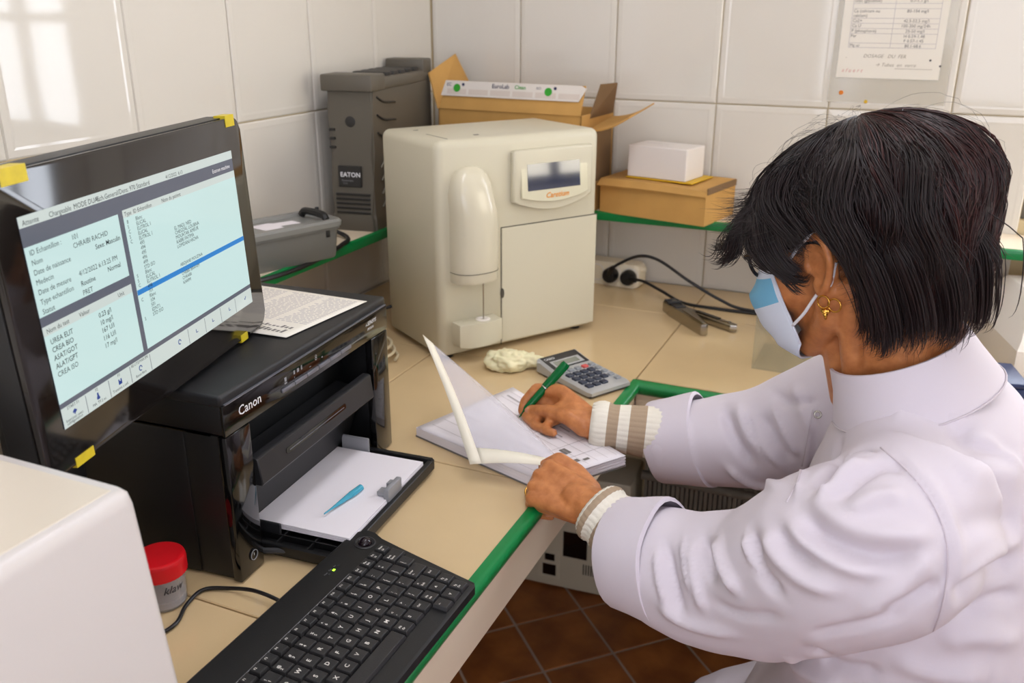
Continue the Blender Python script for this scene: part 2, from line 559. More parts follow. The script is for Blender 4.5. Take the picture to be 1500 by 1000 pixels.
o = obj('floor_tiles', bm, M['floor_tile'], floor); o['kind'] = 'stuff'

# unseen ceiling lamps, added as overhead fill
for k, (x, y) in enumerate(((0.9, -1.3), (2.0, -2.9))):
    t = thing('fill_ceiling_lamp', ('unseen ceiling lamp added as fill above the bench corner', 'unseen ceiling lamp added as fill near the rear window')[k], 'lamp', (x, y, RH - 0.07))
    box_part('housing', t, M['paint'], -0.16, 0.16, -0.62, 0.62, 0.0, 0.07, 0.008)
    box_part('diffuser', t, M['lamp'], -0.14, 0.14, -0.6, 0.6, -0.012, 0.0, 0.003)

# ------------------------------------------------------------------ tiled worktop (left run and back run)
XE, YE = 0.764, -0.637
wt = thing('worktop', 'L-shaped beige tiled worktop with green plastic edging along both walls', 'worktop', (0, 0, ZT))
bm = bmn()
prism(bm, [(0.004, -2.9), (XE - 0.031, -2.9), (XE - 0.031, YE + 0.021), (2.75, YE + 0.021), (2.75, -0.004), (0.004, -0.004)], -0.05, -0.0045)
rbox(bm, XE - 0.0315, XE - 0.002, -2.9, YE + 0.02, -0.017, -0.0045); rbox(bm, XE - 0.0315, 2.75, YE - 0.001, YE + 0.022, -0.017, -0.0045)
obj('slab', bm, M['top_grout'], wt, angle=30)
xs = [0.004, 0.345, 0.752]
ys = [-2.9, -2.70, -2.29, -1.88, -1.472, -1.063, -0.642, -0.235, -0.004]
def top_tile(x0, x1, y0, y1):
    box_part('tile', wt, M['top_tile'], x0 + 0.0012, x1 - 0.0012, y0 + 0.0012, y1 - 0.0012, -0.006, 0.0, 0.0012, 1)
for i in range(2):
    for j in range(8): top_tile(xs[i], xs[i + 1], ys[j], ys[j + 1])
xb = [0.752, 1.16, 1.57, 1.98, 2.39, 2.74]
for i in range(5):
    for j in (6, 7): top_tile(xb[i], xb[i + 1], max(ys[j], YE + 0.012), ys[j + 1])
# green edging and its fascia
bm = bmn()
prof = [(0.0, -0.022), (0.006, -0.023), (0.011, -0.019), (0.0135, -0.012), (0.0135, -0.007), (0.011, -0.001), (0.006, 0.002), (-0.003, 0.002), (-0.003, 0.0), (0.0, -0.003)]
rings = []
for (x, y, dx, dy) in ((XE - 0.012, -2.9, 1, 0), (XE - 0.012, YE, 1, -1), (2.75, YE, 0, -1)):
    rings.append([(x + dx * p[0], y + dy * p[0] + (0 if dx else 0), p[1]) for p in prof])
loft(bm, rings)
obj('green_edging', bm, M['green'], wt, angle=50)
box_part('fascia', wt, M['fascia'], XE - 0.03, XE - 0.008, -2.9, YE - 0.004, -0.098, -0.018, 0.002, 1)
box_part('fascia', wt, M['fascia'], XE - 0.008, 2.75, YE - 0.002, YE + 0.02, -0.098, -0.018, 0.002, 1)
box_part('support_panel', wt, M['fascia'], 0.06, 0.70, -2.9, -2.84, -ZT, -0.05, 0.002, 1)
box_part('support_panel', wt, M['fascia'], 2.70, 2.75, -0.60, -0.02, -ZT, -0.05, 0.002, 1)

# wall shelf with green front edge
ws = thing('wall_shelf', 'narrow L-shaped beige wall shelf with green front edge', 'shelf', (0, 0, ZS))
SD = 0.152
bm = bmn()
prism(bm, [(0.0, -2.6), (SD - 0.004, -2.6), (SD - 0.004, -SD + 0.004), (1.85, -SD + 0.004), (1.85, 0.0), (0.0, 0.0)], -0.018, 0.0)
obj('board', bm, M['fascia'], ws, angle=30)
bm = bmn()
prof = [(-0.004, -0.02), (0.003, -0.018), (0.005, -0.009), (0.003, 0.0), (-0.004, 0.002)]
loft(bm, [[(SD + p[0], -2.6, p[1]) for p in prof], [(SD + p[0], -SD - p[0], p[1]) for p in prof], [(1.85, -SD - p[0], p[1]) for p in prof]])
obj('green_edging', bm, M['green'], ws, angle=50)
# ------------------------------------------------------------------ white machine in the foreground
t = thing('bench_machine', 'large white enamelled machine cut off at the lower left corner', 'machine', (0.668, -1.700, ZT))
bm = bmn()
rings = []
for z, dx, dy, ins in ((0.004, 0.028, 0.004, 0.0), (0.02, 0.027, 0.004, 0), (0.296, 0.002, 0.0, 0), (0.304, 0.0, -0.001, 0.002), (0.308, -0.003, -0.004, 0.006)):
    x0, x1, y0, y1 = -0.36 + ins, dx, -0.50 + ins, dy
    r = 0.008
    ring = []
    for cx, cy, a0 in ((x1 - r, y1 - r, 0), (x0 + r, y1 - r, 90), (x0 + r, y0 + r, 180), (x1 - r, y0 + r, 270)):
        for k in range(5):
            a = math.radians(a0 + 22.5 * k); ring.append((cx + r * math.cos(a), cy + r * math.sin(a), z))
    rings.append(ring)
loft(bm, rings)
obj('housing', bm, M['machine'], t, angle=50)
bm = bmn(); rbox(bm, -0.352, -0.010, -0.492, -0.010, 0.3065, 0.3086, 0.001, 1); obj('top_tone_plate', bm, M['machine_top'], t)  # thin plate that makes the top creamier than the sides
bm = bmn(); rbox(bm, -0.36, -0.155, -0.5, -0.012, 0.302, 0.322, 0.008, 3)
obj('raised_lid', bm, M['white_plastic'], t)
for x in (-0.3, -0.03):
    for y in (-0.44, -0.05):
        bm = bmn(); lathe(bm, [(0, 0), (0.014, 0), (0.014, 0.006), (0, 0.006)], 12, Matrix.Translation((x, y, 0))); obj('foot', bm, M['black'], t)

# ------------------------------------------------------------------ monitor
t = thing('monitor', 'black glossy monitor showing a results table, yellow tape on its rim', 'monitor', (0.454, -1.438, ZT), 0.241)
tilt = 0.042
SM = Matrix.Translation((0, 0, 0.3835)) @ plane_mtx((0, 0, 0), (0, 1, 0), (-math.sin(tilt), 0, math.cos(tilt)))
def rrect(x0, x1, y0, y1, r, n=5):
    o = []
    for cx, cy, a0 in ((x1 - r, y1 - r, 0), (x0 + r, y1 - r, 90), (x0 + r, y0 + r, 180), (x1 - r, y0 + r, 270)):
        for k in range(n + 1):
            a = math.radians(a0 + 90 * k / n); o.append((cx + r * math.cos(a), cy + r * math.sin(a)))
    return o
bm = bmn(); prism(bm, rrect(-0.2215, 0.2225, -0.1335, 0.1335, 0.016), -0.006, 0.0, 0.0018, 2, SM)
obj('bezel', bm, M['bezel'], t)
bm = bmn(); prism(bm, rrect(-0.2225, 0.2235, -0.1345, 0.1345, 0.016), -0.034, -0.006, 0.002, 2, SM)
obj('housing', bm, M['black'], t)
bm = bmn(); prism(bm, rrect(-0.15, 0.15, -0.1, 0.09, 0.02), -0.056, -0.034, 0.008, 3, SM)
obj('back_cover', bm, M['black'], t)
W2, H2 = 0.19, 0.096
scr = flat('screen', [(-W2, W2, -H2, H2)], M['scr_grey'], t, SM, 0.0006)
def fr(a, b, c, d):      # fractions from the left and from the top
    return (-W2 + 2 * W2 * a, -W2 + 2 * W2 * b, H2 - 2 * H2 * d, H2 - 2 * H2 * c)
flat('screen_bar', [fr(0, 1, 0, 0.05), fr(0.375, 1, 0.125, 0.165), fr(0.0, 0.355, 0.5, 0.545), fr(0, 1, 0.9, 1)], M['scr_bar'], scr, SM, 0.0009)
flat('screen_pane', [fr(0.0, 0.355, 0.135, 0.455), fr(0.0, 0.355, 0.545, 0.875), fr(0.375, 1, 0.165, 0.875)], M['screen'], scr, SM, 0.0009)
flat('screen_highlight', [fr(0.375, 1, 0.55, 0.578)], M['scr_blue'], scr, SM, 0.0011)
def tx(s, a, b, sz=0.0068, **k): return (s, -W2 + 2 * W2 * a, H2 - 2 * H2 * b, sz, k)
L = [tx('Attente', 0.01, 0.042), tx('Chargeable', 0.1, 0.042), tx('MODE DUAL', 0.19, 0.042), tx('Fich.General/Dens: 970 Standard', 0.28, 0.042), tx('4/12/2022  6:13', 0.6, 0.042, 0.0055),
     tx('ID Echantillon :', 0.012, 0.175), tx('101', 0.16, 0.175), tx('Nom', 0.012, 0.22), tx('CHRAIBI RACHID', 0.16, 0.215), tx('Date de naissance', 0.012, 0.265), tx('Sexe: Masculin', 0.24, 0.26, bold=0.012),
     tx('Medecin', 0.012, 0.31), tx('Date de mesure', 0.012, 0.355), tx('4/12/2022 6:13:25 PM', 0.16, 0.35), tx('Type echantillon', 0.012, 0.4), tx('Routine', 0.16, 0.4, bold=0.012), tx('Normal', 0.27, 0.39, bold=0.012), tx('Statut', 0.012, 0.445), tx('PRET', 0.16, 0.445),
     tx('Nom du test', 0.01, 0.535, 0.006), tx('Valeur', 0.13, 0.535, 0.006), tx('Unit', 0.29, 0.535, 0.006)]
for i, (n, v) in enumerate((('UREA ELIT', '0.23 g/l'), ('CREA BIO', '10 mg/l'), ('ASAT/GOT', '167 U/l'), ('ALAT/GPT', '116 U/l'), ('CREA ISO', '17 mg/l'))):
    L += [tx(n, 0.015, 0.59 + i * 0.04, bold=0.01 if i < 4 else 0), tx(v, 0.2, 0.585 + i * 0.04, bold=0.01 if i < 4 else 0)]
L += [tx('Type', 0.38, 0.158, 0.006), tx('ID Echantillon', 0.42, 0.158, 0.006), tx('Nom du patient', 0.56, 0.158, 0.006)]
for i, (a, b) in enumerate((('B', 'Blanc'), ('S', 'ELICAL'), ('C', 'ELITROL 1'), ('S', 'ELICAL'), ('C', 'ELITROL 1'), ('', '493'), ('', '494'), ('', '495'), ('', '496'), ('', '499'), ('', 'STD ISO'), ('S', 'Blanc'), ('S', 'ELICAL'), ('C', 'ELITROL 1'), ('', '498'), ('', '101'), ('C', 'Blanc'), ('', '104'), ('', '501'), ('', 'IDNT1'), ('S', 'STD ISO'))):
    L += [tx(a, 0.385, 0.198 + i * 0.0262, 0.0052), tx(b, 0.425, 0.198 + i * 0.0262, 0.0056)]
for i, n in enumerate(('EL MADJ. NED', 'CHEGDAL LOUBNA', 'MOUATAK AMEUR', 'KABRI FATIMA', 'LOMDANI HICHA')): L.append(tx(n, 0.6, 0.33 + i * 0.0262, 0.0058))
for i, n in enumerate(('ABIDJANE MOUZINA', '', 'CHEBBI IBRAHIM', 'CHRAIBI', 'KARIMI')): L.append(tx(n, 0.6, 0.54 + i * 0.0262, 0.0052))
texts('screen_text', L, M['scr_text'], scr, SM @ Matrix.Translation((0, 0, 0.0014)))
texts('screen_title', [tx('Examen machine', 0.86, 0.1, 0.0064, bold=0.01)], M['white_ink'], scr, SM @ Matrix.Translation((0, 0, 0.0014)))
flat('screen_rule', [fr(x, x + 0.002, 0.905, 0.995) for x in (0.09, 0.185, 0.28, 0.375, 0.58, 0.68, 0.78, 0.88)], M['scr_grey'], scr, SM, 0.0013)
bm = bmn()
def icon(cx, cy, pts): prism(bm, [(cx + x * 0.001, cy + y * 0.001) for x, y in pts], 0.0012, 0.0015, 0, 1, SM)
for k, fx in enumerate((0.045, 0.137, 0.232, 0.327, 0.53, 0.63, 0.73, 0.84, 0.95)):
    cx, cy = -W2 + 2 * W2 * fx, H2 - 2 * H2 * 0.947
    if k == 0: icon(cx, cy, [(-3, 1), (0, -1.5), (3, 1), (0, 3)]); icon(cx, cy, [(-3, 0), (0, -2.5), (0, -1.9), (-3, 0.6)])
    elif k == 1: icon(cx, cy, [(-1, 3.5), (1, 3.5), (1, 1), (2.5, -2), (1.5, -3), (-1.5, -3), (-2.5, -2), (-1, 1)])
    elif k == 2: icon(cx, cy, [(-2.6, -2.6), (2.6, -2.6), (2.6, 2.6), (1, 2.6), (1, 0.6), (-1, 0.6), (-1, 2.6), (-2.6, 2.6)])
    elif k in (3, 4):
        for a in range(0, 300, 30):
            c1, c2 = math.radians(a), math.radians(a + 26)
            icon(cx, cy, [(3 * math.cos(c1), 3 * math.sin(c1)), (3 * math.cos(c2), 3 * math.sin(c2)), (2 * math.cos(c2), 2 * math.sin(c2)), (2 * math.cos(c1), 2 * math.sin(c1))])
    elif k < 8: icon(cx, cy, [(-2, -2), (2, -2), (2, -1.4), (-1.4, -1.4), (-1.4, 2), (-2, 2)])
    else: icon(cx, cy, [(-2, 0), (-0.8, -1.6), (2.4, 2.2), (1.8, 2.6), (-0.8, -0.3), (-1.5, 0.6)])
obj('screen_icons', bm, M['scr_icon'], scr)
texts('screen_caption', [tx(s, x, y, 0.0042) for s, x, y in (('START F1', 0.02, 0.918), ('Imprimer avec', 0.008, 0.975), ('configuration', 0.01, 0.99), ('F2', 0.13, 0.918), ('MA. TP.2 ec.', 0.11, 0.985), ('F3', 0.225, 0.918), ('Transmis a cell.', 0.195, 0.985), ('RE-LITE/MAR.EPS', 0.287, 0.918), ('Reset filtre', 0.3, 0.985))], M['scr_text'], scr, SM @ Matrix.Translation((0, 0, 0.0014)))
for x0, x1, y0, y1 in ((-0.1985, -0.166, 0.1225, 0.137), (0.187, 0.209, 0.1235, 0.137), (-0.185, -0.158, -0.137, -0.1275), (0.148, 0.166, -0.137, -0.1275)):
    bm = bmn(); rbox(bm, x0, x1, y0, y1, -0.014, 0.0006, 0, 1, SM)
    bmesh.ops.transform(bm, matrix=Matrix.Identity(4), verts=bm.verts[:])
    obj('tape', bm, M['tape'], t)
bm = bmn(); rbox(bm, -0.105, -0.064, -0.15, -0.08, 0.012, 0.30, 0.008)
obj('stand_neck', bm, M['black'], t)
bm = bmn(); prism(bm, rrect(-0.20, -0.03, -0.22, -0.06, 0.03), 0.0, 0.014, 0.004)
obj('stand_base', bm, M['black'], t)

# ------------------------------------------------------------------ printer
t = thing('printer', 'black glossy laser printer with open paper tray and silver buttons', 'printer', (0.508, -1.43, ZT), 0.072)
bm = bmn()
rbox(bm, -0.28, -0.058, 0, 0.39, 0.004, 0.192, 0.003)
rbox(bm, -0.07, -0.004, 0.352, 0.388, 0.004, 0.192, 0.002)
rbox(bm, -0.07, -0.004, 0.002, 0.038, 0.004, 0.192, 0.002)
rbox(bm, -0.07, -0.03, 0.03, 0.36, 0.004, 0.009, 0.001)
obj('body', bm, M['black'], t)
for y0, y1, n in ((0.0, 0.046, 'front_column'), (0.342, 0.39, 'front_column')):
    box_part(n, t, M['gloss'], -0.012, 0.0, y0, y1, 0.002, 0.192, 0.002)
bm = bmn(); rbox(bm, -0.28, -0.003, 0, 0.39, 0.1935, 0.238, 0.004); sl = obj('scanner_unit', bm, M['black'], t)
bm = bmn(); rbox(bm, -0.282, -0.001, -0.001, 0.391, 0.228, 0.243, 0.004, 3); obj('scanner_lid', bm, M['black_top'], t)
bm = bmn(); prism(bm, [(0.0, 0.1935), (0.39, 0.1935), (0.39, 0.231), (0.0, 0.231)], 0.0, 0.004, 0.0012, 2, plane_mtx((-0.003, 0, 0), (0, 1, 0), (0, 0, 1)))
panel = obj('control_panel', bm, M['gloss'], t)
box_part('trim_line', t, M['silver_btn'], -0.001, 0.0018, 0.004, 0.386, 0.2305, 0.2318)
PM = plane_mtx((0.0013, 0, 0), (0, 1, 0), (0, 0, 1))
texts('brand_lettering', [('Canon', 0.026, 0.2085, 0.0165, dict(bold=0.012))], M['white_ink'], panel, PM)
texts('model_lettering', [('i-SENSYS', 0.325, 0.2165, 0.008, dict(shear=0.3, bold=0.01)), ('MF3010', 0.329, 0.209, 0.0055, dict(shear=0.2))], M['white_ink'], panel, PM)
for k in range(6):
    y = 0.1115 + k * 0.0282
    bm = bmn(); rbox(bm, 0.0, 0.0032, y, y + 0.0268, 0.2015, 0.2065, 0.001, 2); obj('button', bm, M['silver_btn'], panel)
texts('display_digit', [('8', 0.189, 0.2155, 0.011, {})], M['lgrey'], panel, PM)
flat('panel_symbols', [(0.119, 0.1235, 0.2135, 0.219), (0.1185, 0.124, 0.2105, 0.2125), (0.139, 0.1425, 0.2155, 0.2205), (0.147, 0.1515, 0.2155, 0.2205), (0.156, 0.159, 0.2155, 0.2215), (0.205, 0.208, 0.2135, 0.2155), (0.14, 0.1415, 0.2105, 0.2125), (0.175, 0.179, 0.2115, 0.2125)], M['lgrey'], panel, PM)
bm = bmn(); prism(bm, [(-0.056, 0.028), (-0.048, 0.028), (-0.022, 0.104), (-0.056, 0.104)], 0.05, 0.340, 0.001, 1, Matrix(((1, 0, 0, 0), (0, 0, 1, 0), (0, 1, 0, 0), (0, 0, 0, 1))))
obj('front_cover', bm, M['black'], t)
# output tray with its lip and grip slot
bm = bmn()
XZ = Matrix(((1, 0, 0, 0), (0, 0, 1, 0), (0, 1, 0, 0), (0, 0, 0, 1)))
prism(bm, [(-0.056, 0.106), (0.004, 0.106), (0.006, 0.109), (0.002, 0.141), (-0.001, 0.143), (-0.010, 0.143), (-0.016, 0.118), (-0.056, 0.125)], 0.05, 0.330, 0.0012, 1, XZ)
ot = obj('output_tray', bm, M['lip_dark'], t)
lipm = plane_mtx((0.0042, 0, 0.1265), (0, 1, 0), Vector((-0.004, 0, 0.032)))
bm = bmn(); prism(bm, rrect(0.105, 0.252, -0.004, 0.0035, 0.003, 3), -0.003, 0.0004, 0, 1, lipm); obj('grip_slot', bm, M['gloss'], ot)
bm = bmn(); prism(bm, rrect(0.112, 0.246, -0.0012, -0.0004, 0.0003, 2), 0.0, 0.001, 0, 1, lipm); obj('slot_rib', bm, M['silver_btn'], ot)
# paper feed tray let down at the front
bm = bmn()
rbox(bm, -0.05, 0.098, 0.060, 0.066, 0.006, 0.020, 0.001, 1)
rbox(bm, -0.05, 0.098, 0.322, 0.330, 0.006, 0.024, 0.001, 1)
rbox(bm, 0.092, 0.100, 0.060, 0.330, 0.006, 0.022, 0.001, 1)
rbox(bm, -0.05, 0.094, 0.062, 0.326, 0.004, 0.009, 0, 1)
for y in (0.085, 0.11, 0.135, 0.25, 0.3): rbox(bm, -0.05, 0.094, y, y + 0.002, 0.008, 0.0175, 0, 1)
for x in (0.0, 0.045): rbox(bm, x, x + 0.002, 0.062, 0.326, 0.008, 0.0165, 0, 1)
ft_ = obj('feed_tray', bm, M['black'], t)
bm = bmn(); rbox(bm, 0.086, 0.094, 0.196, 0.236, 0.018, 0.040, 0.0015, 2); rbox(bm, 0.074, 0.088, 0.200, 0.214, 0.0265, 0.033, 0.001, 1); rbox(bm, 0.078, 0.088, 0.220, 0.232, 0.0265, 0.036, 0.001, 1); obj('paper_stop', bm, M['lgrey'], ft_)
bm = bmn(); rbox(bm, -0.045, 0.0, 0.315, 0.319, 0.012, 0.044, 0.001, 1); obj('paper_guide', bm, M['lgrey'], ft_)
bm = bmn(); rbox(bm, -0.045, -0.004, 0.088, 0.092, 0.012, 0.030, 0.001, 1); obj('paper_guide', bm, M['dgrey'], ft_)
for y in (0.052, 0.332):
    bm = bmn(); tube(bm, [(-0.02, y, 0.016), (-0.005, y, 0.014), (0.02, y + (0.012 if y < 0.1 else -0.006), 0.012)], 0.004, 8); obj('hinge_arm', bm, M['dgrey'], ft_)
bm = bmn(); lathe(bm, [(0, 0.0), (0.0075, 0.0), (0.0075, 0.0012), (0.0064, 0.0012), (0.006, 0.0006), (0, 0.0006)], 24, plane_mtx((0.0, 0.026, 0.026), (0, 1, 0), (0, 0, 1)))
pb = obj('power_button', bm, M['gloss'], t)
bm = bmn(); lathe(bm, [(0.0058, 0.001), (0.0066, 0.001), (0.0066, 0.0018), (0.0058, 0.0018), (0.0058, 0.001)], 24, plane_mtx((0.0, 0.026, 0.026), (0, 1, 0), (0, 0, 1)))
obj('button_ring', bm, M['lgrey'], pb)
flat('power_symbol', [(-0.0004, 0.0004, -0.001, 0.003)], M['white_ink'], pb, plane_mtx((0.001, 0.026, 0.026), (0, 1, 0), (0, 0, 1)))
bm = bmn()
for k in range(4): rbox(bm, -0.26, -0.02, 0.0 - 0.0006, 0.001, 0.192, 0.1935)
obj('seam', bm, M['gloss'], t)
PRN = t.matrix_basis.copy() if False else Matrix.Translation((0.508, -1.43, ZT)) @ Matrix.Rotation(0.072, 4, 'Z')

o = thing('copy_paper', 'stack of blank white paper lying in the open printer tray', 'paper', mtx=PRN @ Matrix.Translation((0, 0, 0.0178)))
bm = bmn()
for k in range(3):
    prism(bm, [(-0.05, 0.0965 + k * 0.0004), (0.0915 - k * 0.0006, 0.0965), (0.0915 - k * 0.0004, 0.3105), (-0.05, 0.3105)], k * 0.0026, k * 0.0026 + 0.0024, 0.0003, 1)
obj('sheets', bm, M['paper'], o)

o = thing('pipette_tip', 'small blue plastic pipette tip lying on the blank white paper', 'pipette tip', (0.534, -1.298, ZT + 0.0178 + 0.0078 + 0.0045))
tv = Vector((0.006, 0.081, 0.0)); o.rotation_euler = tv.to_track_quat('Z', 'Y').to_euler()
bm = bmn(); lathe(bm, [(0.0, 0.0), (0.0008, 0.0), (0.0012, 0.012), (0.0036, 0.045), (0.0042, 0.055), (0.0045, 0.056), (0.0045, 0.078), (0.0038, 0.078), (0.0036, 0.058), (0, 0.05)], 20)
obj('tip_body', bm, M['tip'], o)

# printed sheet lying on the printer
o = thing('printed_sheet', 'cream sheet of fine printed columns and charts lying on the printer lid', 'sheet', (0.472, -1.078, ZT + 0.2434))
PS_L, PS_W = 0.20, 0.172
n = 16
V, Fc = [], []
def ps_z(a, b): return 0.0012 + 0.0025 * max(0, b - 0.75) * 4 * abs(math.sin(a * 7)) * 0.6
for i in range(n + 1):
    for j in range(n + 1):
        a, b = i / n, j / n
        edge = 0.006 * math.sin(a * 5.0) * (b > 0.99)
        V.append((-PS_L * a - 0.012 * b, -PS_W * b - edge, ps_z(a, b)))
for i in range(n):
    for j in range(n):
        q = i * (n + 1) + j
        Fc.append((q, q + 1, q + n + 2, q + n + 1))
ps = obj('page', (V, [], Fc), M['paper_warm'], o, angle=180)
sm = ps.modifiers.new('thick', 'SOLIDIFY'); sm.thickness = 0.0005; sm.offset = -1
V, Fc = [], []
def bar(a0, a1, b0, b1):
    q = len(V)
    for a, b in ((a0, b0), (a1, b0), (a1, b1), (a0, b1)):
        V.append((-PS_L * a - 0.012 * b, -PS_W * b, ps_z(a, b) + 0.0006))
    Fc.append((q, q + 1, q + 2, q + 3))
rnd = random.Random(3)
for k in range(23):
    b = 0.05 + k * 0.029
    for a0, a1 in ((0.05, 0.3), (0.34, 0.62), (0.66, 0.95)):
        a = a0
        while a < a1 - 0.03:
            w = rnd.uniform(0.02, 0.06); bar(a, min(a + w, a1), b, b + 0.011); a += w + 0.012
obj('fine_print', (V, [], Fc), M['ink_pale'], o, smooth=False)
V, Fc = [], []
for r, b in enumerate((0.76, 0.86)):
    for k in range(26):
        h = rnd.uniform(0.01, 0.075); bar(0.08 + k * 0.033, 0.08 + k * 0.033 + 0.022, b + 0.08 - h, b + 0.08)
obj('charts', (V, [], Fc), M['ink'], o, smooth=False)

# ------------------------------------------------------------------ specimen cup
o = thing('specimen_cup', 'small clear specimen cup with a red screw cap beside the white machine', 'cup', (0.448, -1.492, ZT))
bm = bmn(); lathe(bm, [(0, 0.001), (0.0225, 0.001), (0.0245, 0.003), (0.0262, 0.045), (0.0252, 0.045), (0.0236, 0.004), (0, 0.003)], 40)
obj('cup_body', bm, M['cup'], o)
bm = bmn(); lathe(bm, [(0, 0.0035), (0.0232, 0.0045), (0.0240, 0.013), (0, 0.0135)], 32); obj('contents', bm, M['gel'], o)
bm = bmn()
N = 72
def caprow(r, z, rib=0.0): return [((r + (rib if k % 2 else 0)) * math.cos(2 * PI * k / N) if True else 0 for _ in ()) for k in range(0)]
prof = [(0.0, 0.0625), (0.010, 0.0628), (0.0225, 0.0628), (0.026, 0.0632), (0.0282, 0.0622), (0.029, 0.060)]
ringsv = []
for r, z in prof[1:]:
    ringsv.append([(r * math.cos(2 * PI * k / N), r * math.sin(2 * PI * k / N), z) for k in range(N)])
for z in (0.058, 0.046, 0.0425):
    ringsv.append([((0.0290 + (0.0005 if k % 2 else -0.0001) * (z < 0.06)) * math.cos(2 * PI * k / N), (0.0290 + (0.0005 if k % 2 else -0.0001)) * math.sin(2 * PI * k / N), z) for k in range(N)])
ringsv.append([(0.0265 * math.cos(2 * PI * k / N), 0.0265 * math.sin(2 * PI * k / N), 0.0425) for k in range(N)])
ringsv.append([(0.0265 * math.cos(2 * PI * k / N), 0.0265 * math.sin(2 * PI * k / N), 0.058) for k in range(N)])
loft(bm, ringsv); obj('cap', bm, M['red'], o)
# handwriting wrapped on the wall
V, Fc = [], []
v, f = text_geo('klaw', 0.013, 0.35, 0.004)
th0 = math.atan2(-2.125 + 1.492, 1.163 - 0.448) - 0.05
for p in v:
    a = th0 + p[0] / 0.026
    V.append((0.0259 * math.cos(a), 0.0259 * math.sin(a), 0.0255 + p[1]))
obj('handwriting', (V, [], [tuple(x) for x in f]), M['marker'], o, smooth=False)

# ------------------------------------------------------------------ keyboard
o = thing('keyboard', 'black compact keyboard with trackball lying at the worktop edge', 'keyboard', (0.768, -1.315, ZT + 0.0008), PI / 2)
KS = 0.052
def kz(y): return 0.0125 + KS * max(y, 0)
base = [(-0.34, 0.002), (-0.02, 0.0), (-0.014, 0.004), (-0.004, 0.06), (0.006, 0.115), (0.012, 0.145), (0.019, 0.160), (0.019, 0.172), (0.010, 0.181), (-0.005, 0.184), (-0.34, 0.184)]
bm = bmn()
lo = [bm.verts.new((x, y, 0.0)) for x, y in base]
mid = [bm.verts.new((x, y, kz(y) - 0.002)) for x, y in base]
cx, cy = -0.16, 0.092
hi = [bm.verts.new((x + (cx - x) * 0.012, y + (cy - y) * 0.03, kz(y))) for x, y in base]
nb = len(base)
for A, B in ((lo, mid), (mid, hi)):
    for i in range(nb):
        j = (i + 1) % nb; bm.faces.new((A[i], A[j], B[j], B[i]))
bm.faces.new(hi); bm.faces.new(lo[::-1])
obj('case', bm, M['case'], o, angle=30)
KT = Matrix.Rotation(math.atan(KS), 4, 'X')
def ktop(x, y, dz=0.0): return Vector((x, y, kz(y) + dz))
_km = {}
def key_mesh(w, h):
    k = (round(w, 4), round(h, 4))
    if k not in _km:
        bm = bmn(); g = 0.0007; tp = 0.0021
        V = []
        for ins, sx, z in ((g, 0, -0.001), (g, 0, 0.0014), (tp, 0.0004, 0.0046), (tp + 0.0007, 0.0004, 0.0050)):
            V.append([bm.verts.new((px, py + sx, z)) for px, py in ((-w / 2 + ins, -h / 2 + ins * 0.8), (w / 2 - ins, -h / 2 + ins * 0.8), (w / 2 - ins, h / 2 - ins * 0.6), (-w / 2 + ins, h / 2 - ins * 0.6))])
        for A, B in zip(V, V[1:]):
            for i in range(4): bm.faces.new((A[i], A[(i + 1) % 4], B[(i + 1) % 4], B[i]))
        bm.faces.new(V[-1]); bm.faces.new(V[0][::-1])
        me = bpy.data.meshes.new('key'); bm.to_mesh(me); bm.free(); me.materials.append(M['key'])
        _km[k] = me
    return _km[k]
def key(x, y, w, h, s=None):
    k = bpy.data.objects.new('key', key_mesh(w, h)); COL.objects.link(k); k.parent = o
    k.matrix_local = Matrix.Translation(ktop(x, y, 0.0006)) @ KT
    if s:
        items = []
        lines = s if isinstance(s, (list, tuple)) else [s]
        if len(lines) == 1 and len(lines[0]) == 1: items = [(lines[0], -0.0035, -0.0015, 0.0068, dict(bold=0.03))]
        else:
            for i, q in enumerate(lines):
                sz = 0.0036 if len(q) > 1 else 0.0046
                items.append((q, -w / 2 + 0.0034, 0.0012 - i * 0.0046, sz, dict(bold=0.03)))
        texts('legend', items, M['legend'], k, Matrix.Translation((0, 0, 0.0053)))
p = 0.019
for i, s in enumerate((('Num', 'Lk'), ('Prt', 'Sc'), ('Pau', 'Brk'), ('Del', 'Ins'), 'F12', 'F11', 'F10', 'F9', 'F8', 'F7', 'F6', 'F5', 'F4', 'F3', 'F2', 'F1', 'Esc')):
    key(-0.0135 - i * 0.0166, 0.1285, 0.0162, 0.0155, s)
key(-0.0185, 0.1095, 0.0275, p, ('Back', 'Space'))
for i, s in enumerate((('+', '='), ('_', '-'), (')', '0'), ('(', '9'), ('*', '8'), ('&', '7'), ('^', '6'), ('%', '5'), ('$', '4'), ('#', '3'), ('@', '2'), ('!', '1'), ('~', '`'))):
    key(-0.0425 - i * p, 0.1095, p, p, s)
key(-0.0225, 0.0905, p, p, ('|', '\\'))
for i, s in enumerate((('}', ']'), ('{', '['), 'P', 'O', 'I', 'U', 'Y', 'T', 'R', 'E', 'W', 'Q')): key(-0.0425 - i * p, 0.0905, p, p, s)
key(-0.2835, 0.0905, 0.0275, p, 'Tab')
key(-0.0325, 0.0715, 0.0290, p, ('Enter', '<-'))
for i, s in enumerate((('"', "'"), (':', ';'), 'L', 'K', 'J', 'H', 'G', 'F', 'D', 'S', 'A')): key(-0.0575 - i * p, 0.0715, p, p, s)
key(-0.2800, 0.0715, 0.0345, p, 'Caps')
key(-0.0265, 0.0525, 0.0165, p, 'End')
key(-0.0475, 0.0525, 0.0240, p, ('^', 'Shift'))
for i, s in enumerate((('?', '/'), ('>', '.'), ('<', ','), 'M', 'N', 'B', 'V', 'C', 'X', 'Z')): key(-0.0700 - i * p, 0.0525, p, p, s)
key(-0.2735, 0.0525, 0.0450, p, 'Shift')
